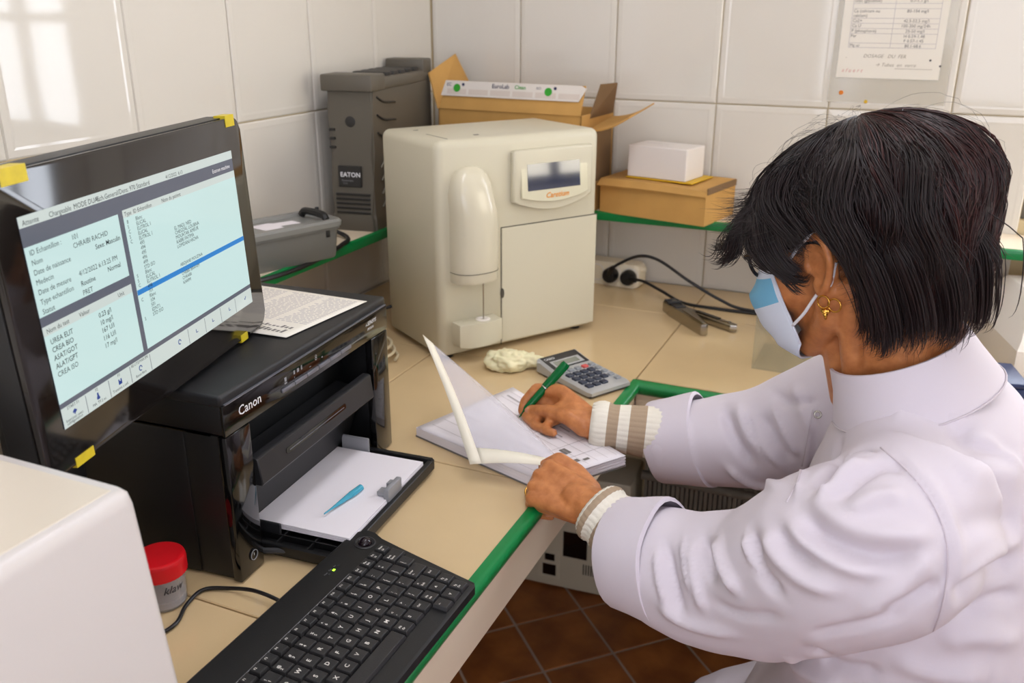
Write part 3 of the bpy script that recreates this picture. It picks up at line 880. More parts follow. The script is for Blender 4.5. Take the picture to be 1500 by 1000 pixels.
for i, s in enumerate((('Pg', 'Up'), '^', ('Ho', 'me'), 'Ctrl')): key(-0.0295 - i * 0.0187, 0.0335, 0.0183, p, s)
key(-0.1045, 0.0335, p, p, ('[]',)); key(-0.1245, 0.0335, 0.0205, p, ('Alt', 'Gr'))
key(-0.189, 0.0325, 0.1070, p)
for i, s in enumerate(('Alt', 'Win', 'Fn', 'Ctrl')): key(-0.2525 - i * 0.0180, 0.0335, 0.0178, p, s)
for i, s in enumerate((('Pg', 'Dn'), 'v', '<-')): key(-0.0335 - i * 0.0187, 0.0145, 0.0183, p, s)
bm = bmn(); lathe(bm, [(0.0105, -0.002), (0.0135, 0.0008), (0.0118, 0.0016), (0.0092, 0.0008), (0.0085, -0.002)], 32, Matrix.Translation(ktop(-0.008, 0.157)) @ KT); obj('trackball_ring', bm, M['key'], o)
bm = bmn(); bmesh.ops.create_uvsphere(bm, u_segments=24, v_segments=14, radius=0.0085, matrix=Matrix.Translation(ktop(-0.008, 0.157, -0.0008))); obj('trackball', bm, mat('trackball_dark', '#1b1016', 0.1), o)
bm = bmn(); prism(bm, rrect(-0.052, -0.022, 0.143, 0.158, 0.006), -0.0005, 0.0009, 0.0006, 1); bmesh.ops.transform(bm, matrix=Matrix.Translation((0, 0, kz(0.15))) @ KT @ Matrix.Translation((0, -0.0006, 0)), verts=bm.verts[:]); bm.free()
bm = bmn(); rbox(bm, -0.30, -0.07, 0.1385, 0.1393, kz(0.139) - 0.001, kz(0.139) + 0.0008); obj('groove', bm, M['lgrey'], o)
for k in range(3):
    bm = bmn(); rbox(bm, -0.064 - k * 0.0095, -0.0605 - k * 0.0095, 0.158, 0.1605, kz(0.159) - 0.001, kz(0.159) + 0.0007); obj('indicator', bm, M['led'] if k == 1 else M['dgrey'], o)
texts('indicator_print', [(s, -0.067 - k * 0.0095, 0.162, 0.003, {}) for k, s in enumerate(('Scr', 'Cap', 'Num'))], M['lgrey'], o, Matrix.Translation((0, 0, kz(0.163) + 0.0006 - 0.163 * KS)) @ KT)
bm = bmn()
tube(bm, smooth_path([(-0.135, 0.184, 0.010), (-0.133, 0.21, 0.012), (-0.131, 0.235, 0.010), (-0.132, 0.265, 0.004), (-0.145, 0.292, 0.0028), (-0.175, 0.290, 0.0028), (-0.205, 0.277, 0.0028), (-0.228, 0.281, 0.0028), (-0.245, 0.296, 0.0028), (-0.262, 0.33, 0.0028)], 8), 0.0023, 10)
obj('cable', bm, M['cable'], o)

# ------------------------------------------------------------------ beige analyzer
o = thing('analyzer', 'tall beige electrolyte analyzer with a small screen and sampling arm', 'analyzer', (0.388, -0.707, ZT), -0.57)
AW, AD, AH = 0.372, 0.225, 0.420
def rounded_body(bm, x0, x1, y0, y1, z0, z1, r, n=5):
    rings = []
    def ring(ins, z):
        rr = max(r - ins, 0.001)
        return [(p[0], p[1], z) for p in rrect(x0 + ins, x1 - ins, y0 + ins, y1 - ins, max(rr, 0.002), 5)]
    rings.append(ring(0.004, z0)); rings.append(ring(0.0, z0 + 0.004))
    for k in range(n + 1):
        a = PI / 2 * k / n
        rings.append(ring(r * (1 - math.cos(a)), z1 - r + r * math.sin(a)))
    loft(bm, rings)
bm = bmn(); rounded_body(bm, -AD, 0, 0, AW, 0.012, AH, 0.016); obj('housing', bm, M['beige'], o, angle=60)
for y in (0.03, AW - 0.03):
    for x in (-0.03, -AD + 0.03):
        bm = bmn(); lathe(bm, [(0, 0), (0.012, 0), (0.013, 0.013), (0, 0.013)], 16, Matrix.Translation((x, y, 0))); obj('foot', bm, M['black'], o)
AM = plane_mtx((0, 0, 0), (0, 1, 0), (0, 0, 1))
def grooves(name, rects): 
    bm = bmn()
    for y0, y1, z0, z1 in rects: rbox(bm, -0.001, 0.0004, y0, y1, z0, z1)
    obj(name, bm, M['beige_dark'], o)
grooves('door_gap', [(0.1365, 0.1385, 0.012, 0.249), (0.1365, AW - 0.001, 0.2475, 0.2495)])
bm = bmn(); rbox(bm, -0.004, 0.0012, 0.139, AW - 0.002, 0.016, 0.247, 0.0012, 1); obj('door', bm, M['beige'], o)
bm = bmn(); lathe(bm, [(0, 0), (0.010, 0), (0.010, 0.002), (0, 0.002)], 20, plane_mtx((0.0004, 0.1395, 0.118), (0, 0.45, 0), (0, 0, 1)) @ Matrix.Diagonal((0.4, 1, 1, 1))); obj('finger_notch', bm, M['beige_dark'], o)
# screen module with curved lower edge
top_z, bot_z = 0.392, 0.296
out = [(0.158, 0.304), (0.158, 0.387)] + [(0.163, top_z), (0.341, top_z)] + [(0.346, 0.387), (0.346, 0.304)]
low = [(0.346 - 0.188 * k / 12, bot_z - 0.020 * math.sin(PI * k / 12)) for k in range(0, 13)]
out = [(0.158, 0.389), (0.162, 0.393), (0.342, 0.393), (0.346, 0.389)] + low
bm = bmn(); prism(bm, out[::-1], -0.002, 0.013, 0.005, 3, AM); sc = obj('screen_module', bm, M['beige'], o)
TS = Matrix.Translation((0.0095, 0, 0.335)) @ Matrix.Rotation(-0.09, 4, 'Y') @ Matrix.Translation((0, 0, -0.335)) @ AM
inn = [(0.174, 0.383), (0.332, 0.383)] + [(0.332 - 0.158 * k / 10, 0.303 - 0.012 * math.sin(PI * k / 10)) for k in range(11)]
bm = bmn(); prism(bm, inn[::-1], 0.0, 0.0055, 0.0006, 1, TS); obj('membrane', bm, M['panel'], sc)
bm = bmn(); prism(bm, [(0.188, 0.315), (0.312, 0.315), (0.312, 0.377), (0.188, 0.377)], 0.004, 0.0062, 0, 1, TS); obj('display', bm, M['lcd'], sc)
texts('brand_lettering', [('Caretium', 0.228, 0.2985, 0.0145, dict(shear=0.35, bold=0.025))], M['orange'], sc, TS @ Matrix.Translation((0, 0, 0.0062)))
# sampling arm: a half-round column that curves into the front at its top
bm = bmn()
rings = []
prof = [(0.158, 0.046, 0.040), (0.162, 0.0475, 0.042), (0.20, 0.0475, 0.044), (0.25, 0.047, 0.046), (0.29, 0.0465, 0.045), (0.32, 0.044, 0.040), (0.342, 0.040, 0.033), (0.357, 0.034, 0.024), (0.366, 0.026, 0.015), (0.3705, 0.015, 0.008), (0.372, 0.005, 0.003)]
for z, a, b in prof:
    cxs = 0.069 - 0.0 + (0.003 if z < 0.3 else -0.002)
    ring = []
    for k in range(21):
        an = PI * k / 20
        ring.append((b * abs(math.sin(an)) ** 0.75, cxs + a * math.copysign(abs(math.cos(an)) ** 0.8, math.cos(an)), z))
    ring.append((-0.004, cxs - a, z)); ring.append((-0.004, cxs + a, z))
    rings.append(ring)
loft(bm, rings); arm = obj('sampling_arm', bm, M['beige_gloss'], o, angle=60)
bm = bmn()
rings = []
for z, s in ((0.1775, 1.0), (0.1775, 1.004), (0.1785, 1.004), (0.1785, 1.0)):
    rings.append([(0.0435 * s * abs(math.sin(PI * k / 20)) ** 0.75, 0.072 + 0.0478 * s * math.copysign(abs(math.cos(PI * k / 20)) ** 0.8, math.cos(PI * k / 20)), z) for k in range(21)] + [(-0.003, 0.025, z), (-0.003, 0.119, z)])
loft(bm, rings); obj('seam_ring', bm, M['beige_dark'], arm)
bm = bmn(); tube(bm, [(0.022, 0.083, 0.165), (0.022, 0.083, 0.072)], 0.0012, 8); obj('probe', bm, M['steel'], o)
bm = bmn()
cupo = [(-0.002, 0.026), (0.030, 0.026)] + [(0.030 + 0.012 * math.sin(PI * k / 10), 0.026 + 0.094 * k / 10) for k in range(1, 10)] + [(0.030, 0.120), (-0.002, 0.120)]
prism(bm, cupo, 0.034, 0.080, 0.003, 2); cup_ = obj('rinse_cup', bm, M['beige'], o)
bm = bmn(); lathe(bm, [(0.0, 0.0795), (0.014, 0.0795), (0.0145, 0.0815), (0.008, 0.083), (0.004, 0.080), (0, 0.080)], 20, Matrix.Translation((0.020, 0.083, 0))); obj('rinse_well', bm, M['white_plastic'], cup_)
bm = bmn(); rbox(bm, -0.16, -0.158, 0.04, 0.05, AH - 0.0005, AH + 0.0006); rbox(bm, -0.10, -0.02, 0.035, 0.0362, AH - 0.0005, AH + 0.0004); rbox(bm, -0.045, -0.04, 0.105, 0.115, AH - 0.0005, AH + 0.0006); obj('top_mark', bm, M['beige_dark'], o)
# mains lead out of its back
bm = bmn(); tube(bm, smooth_path([(-AD + 0.02, -0.001, 0.06), (-AD + 0.005, -0.03, 0.05), (-AD - 0.03, -0.075, 0.03), (-AD - 0.08, -0.10, 0.004), (-AD - 0.12, -0.08, 0.004)], 6), 0.0035, 8); obj('power_lead', bm, M['cable'], o)
c = thing('cream_cable', 'cream coiled cable between the printer and the analyzer', 'cable', (0.245, -0.74, ZT + 0.004))
bm = bmn()
pts = [(0.06 * math.cos(a * 0.5) * (1 - a * 0.01), 0.05 * math.sin(a * 0.5), 0.001 + 0.0035 * a / 4) for a in range(0, 30)]
tube(bm, smooth_path(pts, 3), 0.003, 8); obj('coil', bm, M['cable_white'], c)

# ------------------------------------------------------------------ backup power unit (UPS) on the shelf
o = thing('power_backup_unit', 'tall grey-brown backup power unit standing in the shelf corner', 'power unit', (0.048, -0.555, ZS), math.radians(9))
UW, UL, UH = 0.103, 0.36, 0.312
bm = bmn()
# front profile leans: narrower waist, foot and cap
def ups_ring(z, ins, fy):
    return [(ins, fy, z), (UW - ins, fy, z), (UW - ins + 0.002, UL, z), (ins - 0.002, UL, z)]
secs = [(0.0, 0.0, 0.0), (0.028, 0.0, 0.0), (0.034, 0.004, 0.004), (0.10, 0.004, 0.008), (0.16, 0.003, 0.012), (0.24, 0.002, 0.013), (0.285, 0.001, 0.014)]
loft(bm, [ups_ring(*s) for s in secs])
bmesh.ops.bevel(bm, geom=[e for e in bm.edges if abs((e.verts[0].co - e.verts[1].co).z) > 0.004], offset=0.006, segments=3, affect='EDGES')
obj('housing', bm, M['ups'], o, angle=40)
bm = bmn(); rbox(bm, -0.006, UW + 0.004, 0.002, 0.075, 0.285, 0.318, 0.004, 2); obj('front_cap', bm, M['ups'], o)
bm = bmn(); rbox(bm, 0.0, UW + 0.002, 0.07, UL, 0.284, 0.310, 0.006, 2); obj('top_housing', bm, M['ups'], o)
for k in range(5):
    bm = bmn(); rbox(bm, 0.018, UW - 0.004, 0.105 + k * 0.04, 0.133 + k * 0.04, 0.306, 0.318, 0.004, 2); obj('socket_cover', bm, M['ups_dark'], o)
bm = bmn(); rbox(bm, 0.01, UW + 0.002, UL - 0.05, UL + 0.004, 0.30, 0.334, 0.004, 2); obj('rear_hump', bm, M['ups'], o)
UF = plane_mtx((0, 0, 0), (1, 0, 0), (0, 0, 1))      # front: x right, z up, out = -y
bm = bmn(); lathe(bm, [(0, 0), (0.010, 0), (0.011, 0.003), (0.008, 0.004), (0, 0.003)], 24, Matrix.Translation((0, 0.014, 0)) @ UF @ Matrix.Translation((0.052, 0.225, 0))); obj('power_button', bm, M['ups_dark'], o)
bm = bmn()
for k in range(3): rbox(bm, 0.004, 0.017, 0.008, 0.016, 0.170 + k * 0.018, 0.175 + k * 0.018, 0.001, 1)
obj('indicator', bm, M['ups_dark'], o)
for k in range(5):
    bm = bmn(); rbox(bm, 0.014, UW - 0.012, 0.0015, 0.010, 0.036 + k * 0.0095, 0.0405 + k * 0.0095, 0.0008, 1); obj('vent_slot', bm, M['ups_dark'], o)
bm = bmn(); rbox(bm, 0.022, 0.073, 0.0025, 0.012, 0.092, 0.135, 0.001, 1); lb = obj('badge', bm, M['ups_dark'], o)
texts('brand_lettering', [('E\u00b7T\u00b7N', 0.0, 0, 0.001, {})] if False else [('EATON', 0.027, 0.1135, 0.0135, dict(bold=0.03))], M['white_ink'], lb, Matrix.Translation((0, 0.0022, 0)) @ UF)
texts('small_print', [('Powerware', 0.030, 0.104, 0.0055, {}), ('5110', 0.032, 0.098, 0.005, {})], M['lgrey'], lb, Matrix.Translation((0, 0.0022, 0)) @ UF)
# moulded ribs of the side
bm = bmn()
for k in range(3):
    y0, z0 = 0.05 + k * 0.0, 0.255 - k * 0.036
    tube(bm, smooth_path([(UW - 0.0005, 0.035, z0 + 0.018), (UW + 0.001, 0.07, z0 + 0.006), (UW + 0.001, 0.13, z0)], 4), 0.0022, 6)
obj('side_groove', bm, M['ups_dark'], o)
bm = bmn()
for k in range(4):
    tube(bm, [(UW - 0.001, 0.045, 0.045 + k * 0.028), (UW + 0.001, 0.12, 0.098 + k * 0.026)], 0.0018, 6)
obj('side_rib', bm, M['ups_light'], o)

# ------------------------------------------------------------------ grey lidded tub on the shelf
o = thing('storage_tub', 'grey plastic lidded tub on the left wall shelf', 'tub', (0.020, -0.905, ZS), math.radians(-20))
TL, TW, THh = 0.222, 0.108, 0.064
bm = bmn()
loft(bm, [[(p[0], p[1], z) for p in rrect(i, TW - i, i, TL - i, 0.014)] for z, i in ((0.0, 0.008), (0.003, 0.006), (THh - 0.008, 0.002), (THh - 0.008, -0.001), (THh, -0.001))])
obj('tub_body', bm, M['tub'], o)
bm = bmn()
loft(bm, [[(p[0], p[1], z) for p in rrect(i, TW - i, i, TL - i, 0.016)] for z, i in ((THh - 0.003, -0.004), (THh + 0.006, -0.005), (THh + 0.010, -0.001), (THh + 0.010, 0.010), (THh + 0.004, 0.013))])
lid = obj('lid', bm, M['tub_lid'], o)
bm = bmn()
for k in range(5):
    pass
prism(bm, [(0.030, 0.075), (0.080, 0.08), (0.086, 0.115), (0.062, 0.120), (0.068, 0.160), (0.040, 0.158), (0.036, 0.12), (0.028, 0.115)], THh + 0.0042, THh + 0.0048); obj('torn_label', bm, M['paper'], lid)
bm = bmn(); tube(bm, smooth_path([(0.022, TL - 0.030, THh + 0.008), (0.03, TL - 0.028, THh + 0.016), (0.055, TL - 0.026, THh + 0.018), (0.085, TL - 0.024, THh + 0.016), (0.094, TL - 0.024, THh + 0.008)], 5), 0.007, 8); obj('handle', bm, M['black'], lid)
for y in (0.03, TL - 0.03):
    box_part('clip', o, M['black'], TW - 0.006, TW - 0.0005, y - 0.004, y + 0.004, THh - 0.022, THh - 0.006, 0.001)
bm = bmn(); tube(bm, smooth_path([(0.150, -1.02, ZS + 0.008), (0.163, -0.92, ZS + 0.001), (0.164, -0.84, ZS - 0.003), (0.163, -0.76, ZS - 0.001), (0.158, -0.68, ZS + 0.006), (0.13, -0.62, ZS + 0.006), (0.045, -0.590, ZS + 0.02), (0.030, -0.578, ZS + 0.05)], 8), 0.0045, 8)
c = obj('shelf_cable', bm, M['cable']); tag(c, 'thin black cable along the shelf edge in front of the grey tub', 'cable')

# ------------------------------------------------------------------ open carton behind the analyzer
o = thing('open_carton', 'open brown cardboard carton behind the analyzer, white printed strip with green dots', 'box', (0.135, -0.225, ZS), math.radians(-3))
CW, CD, CH = 0.36, 0.195, 0.225
tk = 0.004
bm = bmn()
rbox(bm, 0, CW, 0, CD, 0, tk); rbox(bm, 0, CW, 0, tk, 0, CH); rbox(bm, 0, CW, CD - tk, CD, 0, CH); rbox(bm, 0, tk, 0, CD, 0, CH); rbox(bm, CW - tk, CW, 0, CD, 0, CH)
obj('carton_body', bm, M['card'], o)
def flap(name, quad, m):
    """quad: four corner points; given the card's thickness"""
    q = [Vector(p) for p in quad]
    nrm = (q[1] - q[0]).cross(q[2] - q[0]).normalized() * tk * 0.8
    bm = bmn(); loft(bm, [q, [p + nrm for p in q]]); return obj(name, bm, m, o)
ff = flap('flap', [(0.004, 0.0, CH), (CW - 0.002, 0.0, CH), (CW + 0.004, 0.014, CH + 0.062), (0.02, 0.014, CH + 0.062)], M['card'])
FM = plane_mtx((0.004, -0.0048, CH), (1, 0, 0), Vector((0, 0.014, 0.062)))
bm = bmn(); prism(bm, [(0.004, 0.030), (CW - 0.012, 0.030), (CW + 0.004, 0.058), (CW - 0.008, 0.064), (0.014, 0.064)], 0.0002, 0.0022, 0, 1, FM)
st = obj('white_strip', bm, M['card_label'], ff)
flat('strip_boxes', [(0.02 + k * 0.056, 0.07 + k * 0.056, 0.034, 0.046) for k in range(6)], mat('strip_pink', '#d3c6bb', 0.6), st, FM, 0.0026)
texts('strip_lettering', [('EuroLab', 0.135, 0.051, 0.013, dict(bold=0.02)), ('EC', 0.018, 0.052, 0.010, dict(bold=0.02)), ('ISO', 0.245, 0.052, 0.008, {})], M['navy'], st, FM @ Matrix.Translation((0, 0, 0.0026)))
texts('strip_green_lettering', [('Clean', 0.192, 0.051, 0.012, dict(bold=0.02))], M['green_dot'], st, FM @ Matrix.Translation((0, 0, 0.0026)))
for x in (0.045, 0.275):
    bm = bmn(); lathe(bm, [(0, 0.0025), (0.009, 0.0025), (0.009, 0.0029), (0, 0.0029)], 24, FM @ Matrix.Translation((x, 0.048, 0))); obj('green_dot', bm, M['green_dot'], st)
bm = bmn()
for x in (0.061, 0.291): lathe(bm, [(0, 0.0025), (0.0035, 0.0025), (0.0035, 0.0029), (0, 0.0029)], 12, FM @ Matrix.Translation((x, 0.056, 0)))
obj('navy_dot', bm, M['navy'], st)
flap('flap', [(0, CD, CH), (0, 0.0, CH), (-0.030, 0.012, CH + 0.078), (-0.03, CD - 0.06, CH + 0.115)], M['card'])
flap('flap', [(CW, CD - 0.002, CH - 0.01), (CW, 0.05, CH - 0.01), (CW + 0.015, 0.075, CH + 0.062), (CW + 0.03, CD - 0.06, CH + 0.062)], M['card_shade'])
# flap folded out to the right, sagging
bm = bmn()
rings = []
for k in range(7):
    u = k / 6
    x = CW + 0.005 + 0.10 * u; z = CH - 0.035 + 0.035 * u * u
    rings.append([(x, 0.03 - 0.02 * u, z), (x, CD - 0.02, z + 0.016), (x, CD - 0.02, z + 0.0195), (x, 0.03 - 0.02 * u, z + 0.0035)])
loft(bm, rings); obj('flap', bm, M['card'], o)
bm = bmn(); rbox(bm, CW - 0.001, CW + 0.001, 0.02, CD - 0.01, 0.07, CH - 0.03); obj('shaded_side', bm, M['card_shade'], o)  # thin dark sheet painting the shade on the carton's right side

# flat carton, yellow folder and small white carton
o = thing('flat_carton', 'low brown cardboard carton with loose lid on the back shelf', 'box', (0.512, -0.148, ZS), math.radians(-12))
FW, FD, FH = 0.262, 0.158, 0.072
bm = bmn()
loft(bm, [[(p[0], p[1], z) for p in ((0, 0), (FW, 0), (FW, FD), (0, FD))] for z in (0.0, FH)])
obj('carton_body', bm, M['card'], o)
bm = bmn()
rings = []
for k in range(9):
    u = k / 8
    x = FW * u
    sag = 0.004 * math.sin(PI * u) - 0.004 * u
    rings.append([(x, -0.014 + 0.012 * u, FH + 0.001 - 0.010 + sag * 0.4), (x, 0.0, FH + 0.003 + sag), (x, FD + 0.002, FH + 0.006), (x, FD + 0.002, FH + 0.0095), (x, 0.0, FH + 0.0065 + sag), (x, -0.016 + 0.012 * u, FH - 0.006 + sag * 0.4)])
loft(bm, rings); obj('lid_flap', bm, M['card'], o)
bm = bmn(); rbox(bm, FW - 0.001, FW + 0.0035, 0.004, FD - 0.002, FH - 0.004, FH + 0.010, 0.001, 1); obj('edge_fold', bm, M['card_shade'], o)
FCM = Matrix.Translation((0.512, -0.148, ZS)) @ Matrix.Rotation(math.radians(-12), 4, 'Z')
o = thing('yellow_folder', 'flat yellow folder between the two stacked boxes', 'folder', mtx=FCM @ Matrix.Translation((0.05, 0.025, FH + 0.0102)))
bm = bmn(); rbox(bm, 0.0, 0.165, 0.0, 0.115, 0, 0.0025, 0.0008, 1); obj('cover', bm, M['label_yellow'], o)
o = thing('white_carton', 'small white carton on top of the low brown carton', 'box', mtx=FCM @ Matrix.Translation((0.052, 0.030, FH + 0.0132)))
bm = bmn(); rbox(bm, 0, 0.145, 0, 0.092, 0, 0.070, 0.0015, 1); obj('carton_body', bm, M['white_card'], o)
texts('lid_lettering', [('Latex gloves', 0.02, 0.05, 0.011, {}), ('Size M', 0.06, 0.028, 0.009, {})], M['ink_pale'], o, Matrix.Translation((0, 0, 0.0704)))

# ------------------------------------------------------------------ power strip with two plugs
o = thing('power_strip', 'cream multi-socket power strip behind the analyzer with two black plugs', 'power strip', (0.412, -0.060, ZT), math.radians(-5))
PSM = plane_mtx((0, 0, 0), (1, 0, 0), (0, 0, 1))
bm = bmn(); prism(bm, rrect(0.0, 0.185, 0.0, 0.058, 0.012), -0.042, 0.006, 0.006, 3, PSM); obj('housing', bm, M['cream'], o)
for k in range(4):
    bm = bmn(); lathe(bm, [(0.0215, 0.0055), (0.0195, 0.0075), (0.0185, 0.0065), (0.0185, 0.002)], 28, PSM @ Matrix.Translation((0.03 + k * 0.0445, 0.030, 0))); obj('socket', bm, M['white_plastic'], o)
bm = bmn(); tube(bm, [(0.183, 0.012, 0.046), (0.193, 0.010, 0.047), (0.197, 0.010, 0.047)], 0.005, 10); obj('lug', bm, M['cream'], o)
for k, (px, lab, path) in enumerate(((0.1165, 'black mains plug with lead arching over, left of two in the power strip', [(0.128, -0.045, 0.052), (0.152, -0.050, 0.072), (0.20, -0.05, 0.096), (0.25, -0.05, 0.092), (0.33, -0.06, 0.055), (0.40, -0.05, 0.02), (0.46, -0.05, 0.006), (0.60, -0.03, 0.005), (0.85, 0.0, 0.005)]),
                                 (0.163, 'black mains plug with low trailing lead, right of two in the power strip', [(0.180, -0.035, 0.032), (0.21, -0.042, 0.034), (0.26, -0.055, 0.022), (0.32, -0.07, 0.006), (0.40, -0.07, 0.0045), (0.50, -0.06, 0.0045), (0.62, -0.05, 0.0045), (0.85, -0.02, 0.0045)]))):
    q = thing('mains_plug', lab, 'plug', mtx=Matrix.Translation((0.412, -0.060, ZT)) @ Matrix.Rotation(math.radians(-5), 4, 'Z'), group='plugs in the power strip')
    bm = bmn(); lathe(bm, [(0, 0.0082), (0.0175, 0.0082), (0.0185, 0.012), (0.0185, 0.026), (0.015, 0.034), (0, 0.036)], 28, PSM @ Matrix.Translation((px, 0.030, 0))); obj('plug_body', bm, M['black'], q)
    bm = bmn(); tube(bm, smooth_path([(px, -0.028, 0.03)] + path[:1] + [((path[0][0] * 2 + path[1][0]) / 3, (path[0][1] * 2 + path[1][1]) / 3, (path[0][2] * 2 + path[1][2]) / 3)], 4), 0.0062, 10); obj('strain_relief', bm, M['black'], q)
    bm = bmn(); tube(bm, smooth_path(path, 8), 0.0036, 8); obj('lead', bm, M['cable'], q)

# ------------------------------------------------------------------ stapler
o = thing('stapler', 'opened chrome stapler lying on the back worktop', 'stapler', (0.715, -0.222, ZT), math.radians(-50))
bm = bmn()
prism(bm, [(-0.014, -0.016), (0.02, -0.017), (0.10, -0.0125), (0.158, -0.010), (0.162, 0.0), (0.158, 0.006), (0.08, 0.014), (0.02, 0.017), (-0.014, 0.016)], 0.0, 0.026, 0.003, 2)
obj('upper_arm', bm, M['chrome'], o)
bm = bmn(); rbox(bm, -0.006, 0.045, -0.012, 0.012, 0.0255, 0.0275, 0.001, 1); rbox(bm, 0.008, 0.016, -0.018, 0.018, 0.027, 0.031, 0.001, 1); rbox(bm, -0.012, -0.004, -0.014, 0.014, 0.0255, 0.030, 0.001, 1); obj('magazine', bm, M['dgrey'], o)
bm = bmn(); prism(bm, [(0.06, -0.006), (0.15, -0.004), (0.15, 0.001), (0.06, 0.004)], 0.0258, 0.0272, 0.0005, 1); obj('slide', bm, M['steel'], o)
bm = bmn(); prism(bm, [(0.0, 0.010), (0.05, 0.024), (0.155, 0.060), (0.162, 0.072), (0.152, 0.078), (0.05, 0.042), (-0.006, 0.020)], 0.002, 0.017, 0.0025, 2); obj('lower_arm', bm, M['chrome'], o)
bm = bmn(); prism(bm, [(0.055, 0.030), (0.115, 0.052), (0.112, 0.062), (0.05, 0.040)], 0.0165, 0.019, 0.001, 1); obj('slot_cover', bm, M['gloss'], o)
bm = bmn(); lathe(bm, [(0, 0), (0.004, 0), (0.004, 0.003), (0, 0.0036)], 14, Matrix.Translation((0.140, 0.066, 0.0165))); obj('rivet', bm, M['steel'], o)
bm = bmn(); lathe(bm, [(0.0, 0.002), (0.006, 0.002), (0.006, 0.029), (0, 0.029)], 14, Matrix.Translation((0.0, 0.004, 0))); obj('hinge_pin', bm, M['steel'], o)

# ------------------------------------------------------------------ clear acrylic box and grey cable behind the face
o = thing('acrylic_box', 'clear acrylic box with white lid standing behind the face mask', 'box', (0.938, -0.490, ZT))
BW, BD, BH = 0.17, 0.15, 0.155
bm = bmn()
w = 0.003
rbox(bm, 0, BW, 0, w, 0.001, BH); rbox(bm, 0, BW, BD - w, BD, 0.001, BH); rbox(bm, 0, w, w, BD - w, 0.001, BH); rbox(bm, BW - w, BW, w, BD - w, 0.001, BH); rbox(bm, w, BW - w, w, BD - w, 0.001, 0.004)
obj('walls', bm, M['acrylic'], o)
bm = bmn(); rbox(bm, -0.004, BW + 0.004, -0.004, BD + 0.004, BH, BH + 0.020, 0.003); obj('lid', bm, M['white_plastic'], o)
bm = bmn()
pts = []
for k in range(40):
    a = k * 0.36
    pts.append((0.93 + 0.035 * math.cos(a) + 0.0004 * k, -0.235 - 0.02 * math.cos(a) - 0.0008 * k, ZT + 0.060 + 0.058 * math.sin(a)))
pts = [(1.05, -0.2, ZT + 0.005), (1.0, -0.22, ZT + 0.004)] + pts + [(1.0, -0.3, ZT + 0.006), (1.08, -0.28, ZT + 0.005)]
tube(bm, smooth_path(pts, 3), 0.0035, 8)
c = obj('coiled_cable', bm, M['cable_grey']); tag(c, 'grey cable standing in loose loops beside the acrylic box', 'cable')

# ------------------------------------------------------------------ calculator
o = thing('calculator', 'silver desk calculator with navy keys by the notebook', 'calculator', (0.5715, -0.676, ZT), math.radians(-30))
# local: x along the long side (from display to keys), y to the far side
CL, CB = 0.158, 0.096
def cz(x): return 0.021 - 0.035 * x if x > 0.05 else 0.021 - 0.035 * 0.05 + (0.05 - x) * 0.20
bm = bmn()
rings = []
for x in (0.0, 0.004, 0.05, 0.054, 0.150, CL):
    h = cz(x)
    i = 0.003 if x in (0.0, CL) else 0.0
    rings.append([(x, i, 0.004 if i == 0 else 0.006), (x, CB - i, 0.004 if i == 0 else 0.006), (x, CB - i, h - 0.004), (x, CB - 0.004 - i, h - (0.003 if i else 0)), (x, 0.004 + i, h - (0.003 if i else 0)), (x, i, h - 0.004)])
loft(bm, rings); obj('case', bm, M['calc'], o, angle=30)
bm = bmn(); rbox(bm, 0.006, CL - 0.005, 0.004, CB - 0.004, 0.0, 0.006, 0.001, 1); obj('underside', bm, M['calc_dark'], o)
DM = plane_mtx((0.050, 0.0, cz(0.05)), (0, 1, 0), Vector((-1, 0, 0.20)))
DM = DM @ Matrix.Identity(4)
flip = plane_mtx((0.050, CB, cz(0.05)), (0, -1, 0), Vector((-1, 0, 0.20)))
DMo = plane_mtx((0.050, 0.0, cz(0.05)), (0, 1, 0), Vector((-1, 0, 0.20)))
dn = Vector((0.22, 0, 1)).normalized()
def on_display(y, u, dz): 
    d = Vector((-1, 0, 0.20)).normalized()
    return Vector((0.05, y, cz(0.05))) + d * u + dn * dz
def dquad(name, m, y0, y1, u0, u1, dz, parent):
    bm = bmn(); loft(bm, [[on_display(y, u, -0.001) for y, u in ((y0, u0), (y1, u0), (y1, u1), (y0, u1))], [on_display(y, u, dz) for y, u in ((y0, u0), (y1, u0), (y1, u1), (y0, u1))]])
    return obj(name, bm, m, parent)
dquad('display_panel', M['calc_dark'], 0.006, CB - 0.006, 0.002, 0.046, 0.0008, o)
dquad('display_frame', M['calc'], 0.014, CB - 0.014, 0.005, 0.027, 0.0012, o)
dquad('display', M['calc_lcd'], 0.019, CB - 0.022, 0.009, 0.023, 0.0016, o)
TXM = Matrix.Translation(on_display(0, 0, 0.0018)) @ plane_mtx((0, 0, 0), (0, -1, 0), Vector((-1, 0, 0.20))) 
texts('brand_lettering', [('CASIO', -0.042, 0.033, 0.0085, dict(bold=0.02)), ('solar', -0.062, 0.033, 0.0055, {})], M['white_ink'], o, Matrix.Translation(on_display(0, 0, 0.0018)) @ plane_mtx((0, 0, 0), (0, 1, 0), Vector((-1, 0, 0.20))) @ Matrix.Translation((0.085, 0, 0)) if False else Matrix.Translation(on_display(0, 0, 0.0012)) @ plane_mtx((0, 0.05, 0), (0, 1, 0), Vector((-1, 0, 0.20))))
def ck(name, m, x, y, sx, sy):
    bm = bmn(); z = cz(x)
    rbox(bm, x - sx / 2, x + sx / 2, y - sy / 2, y + sy / 2, z - 0.002, z + 0.0035, 0.0012, 1); obj(name, bm, m, o)
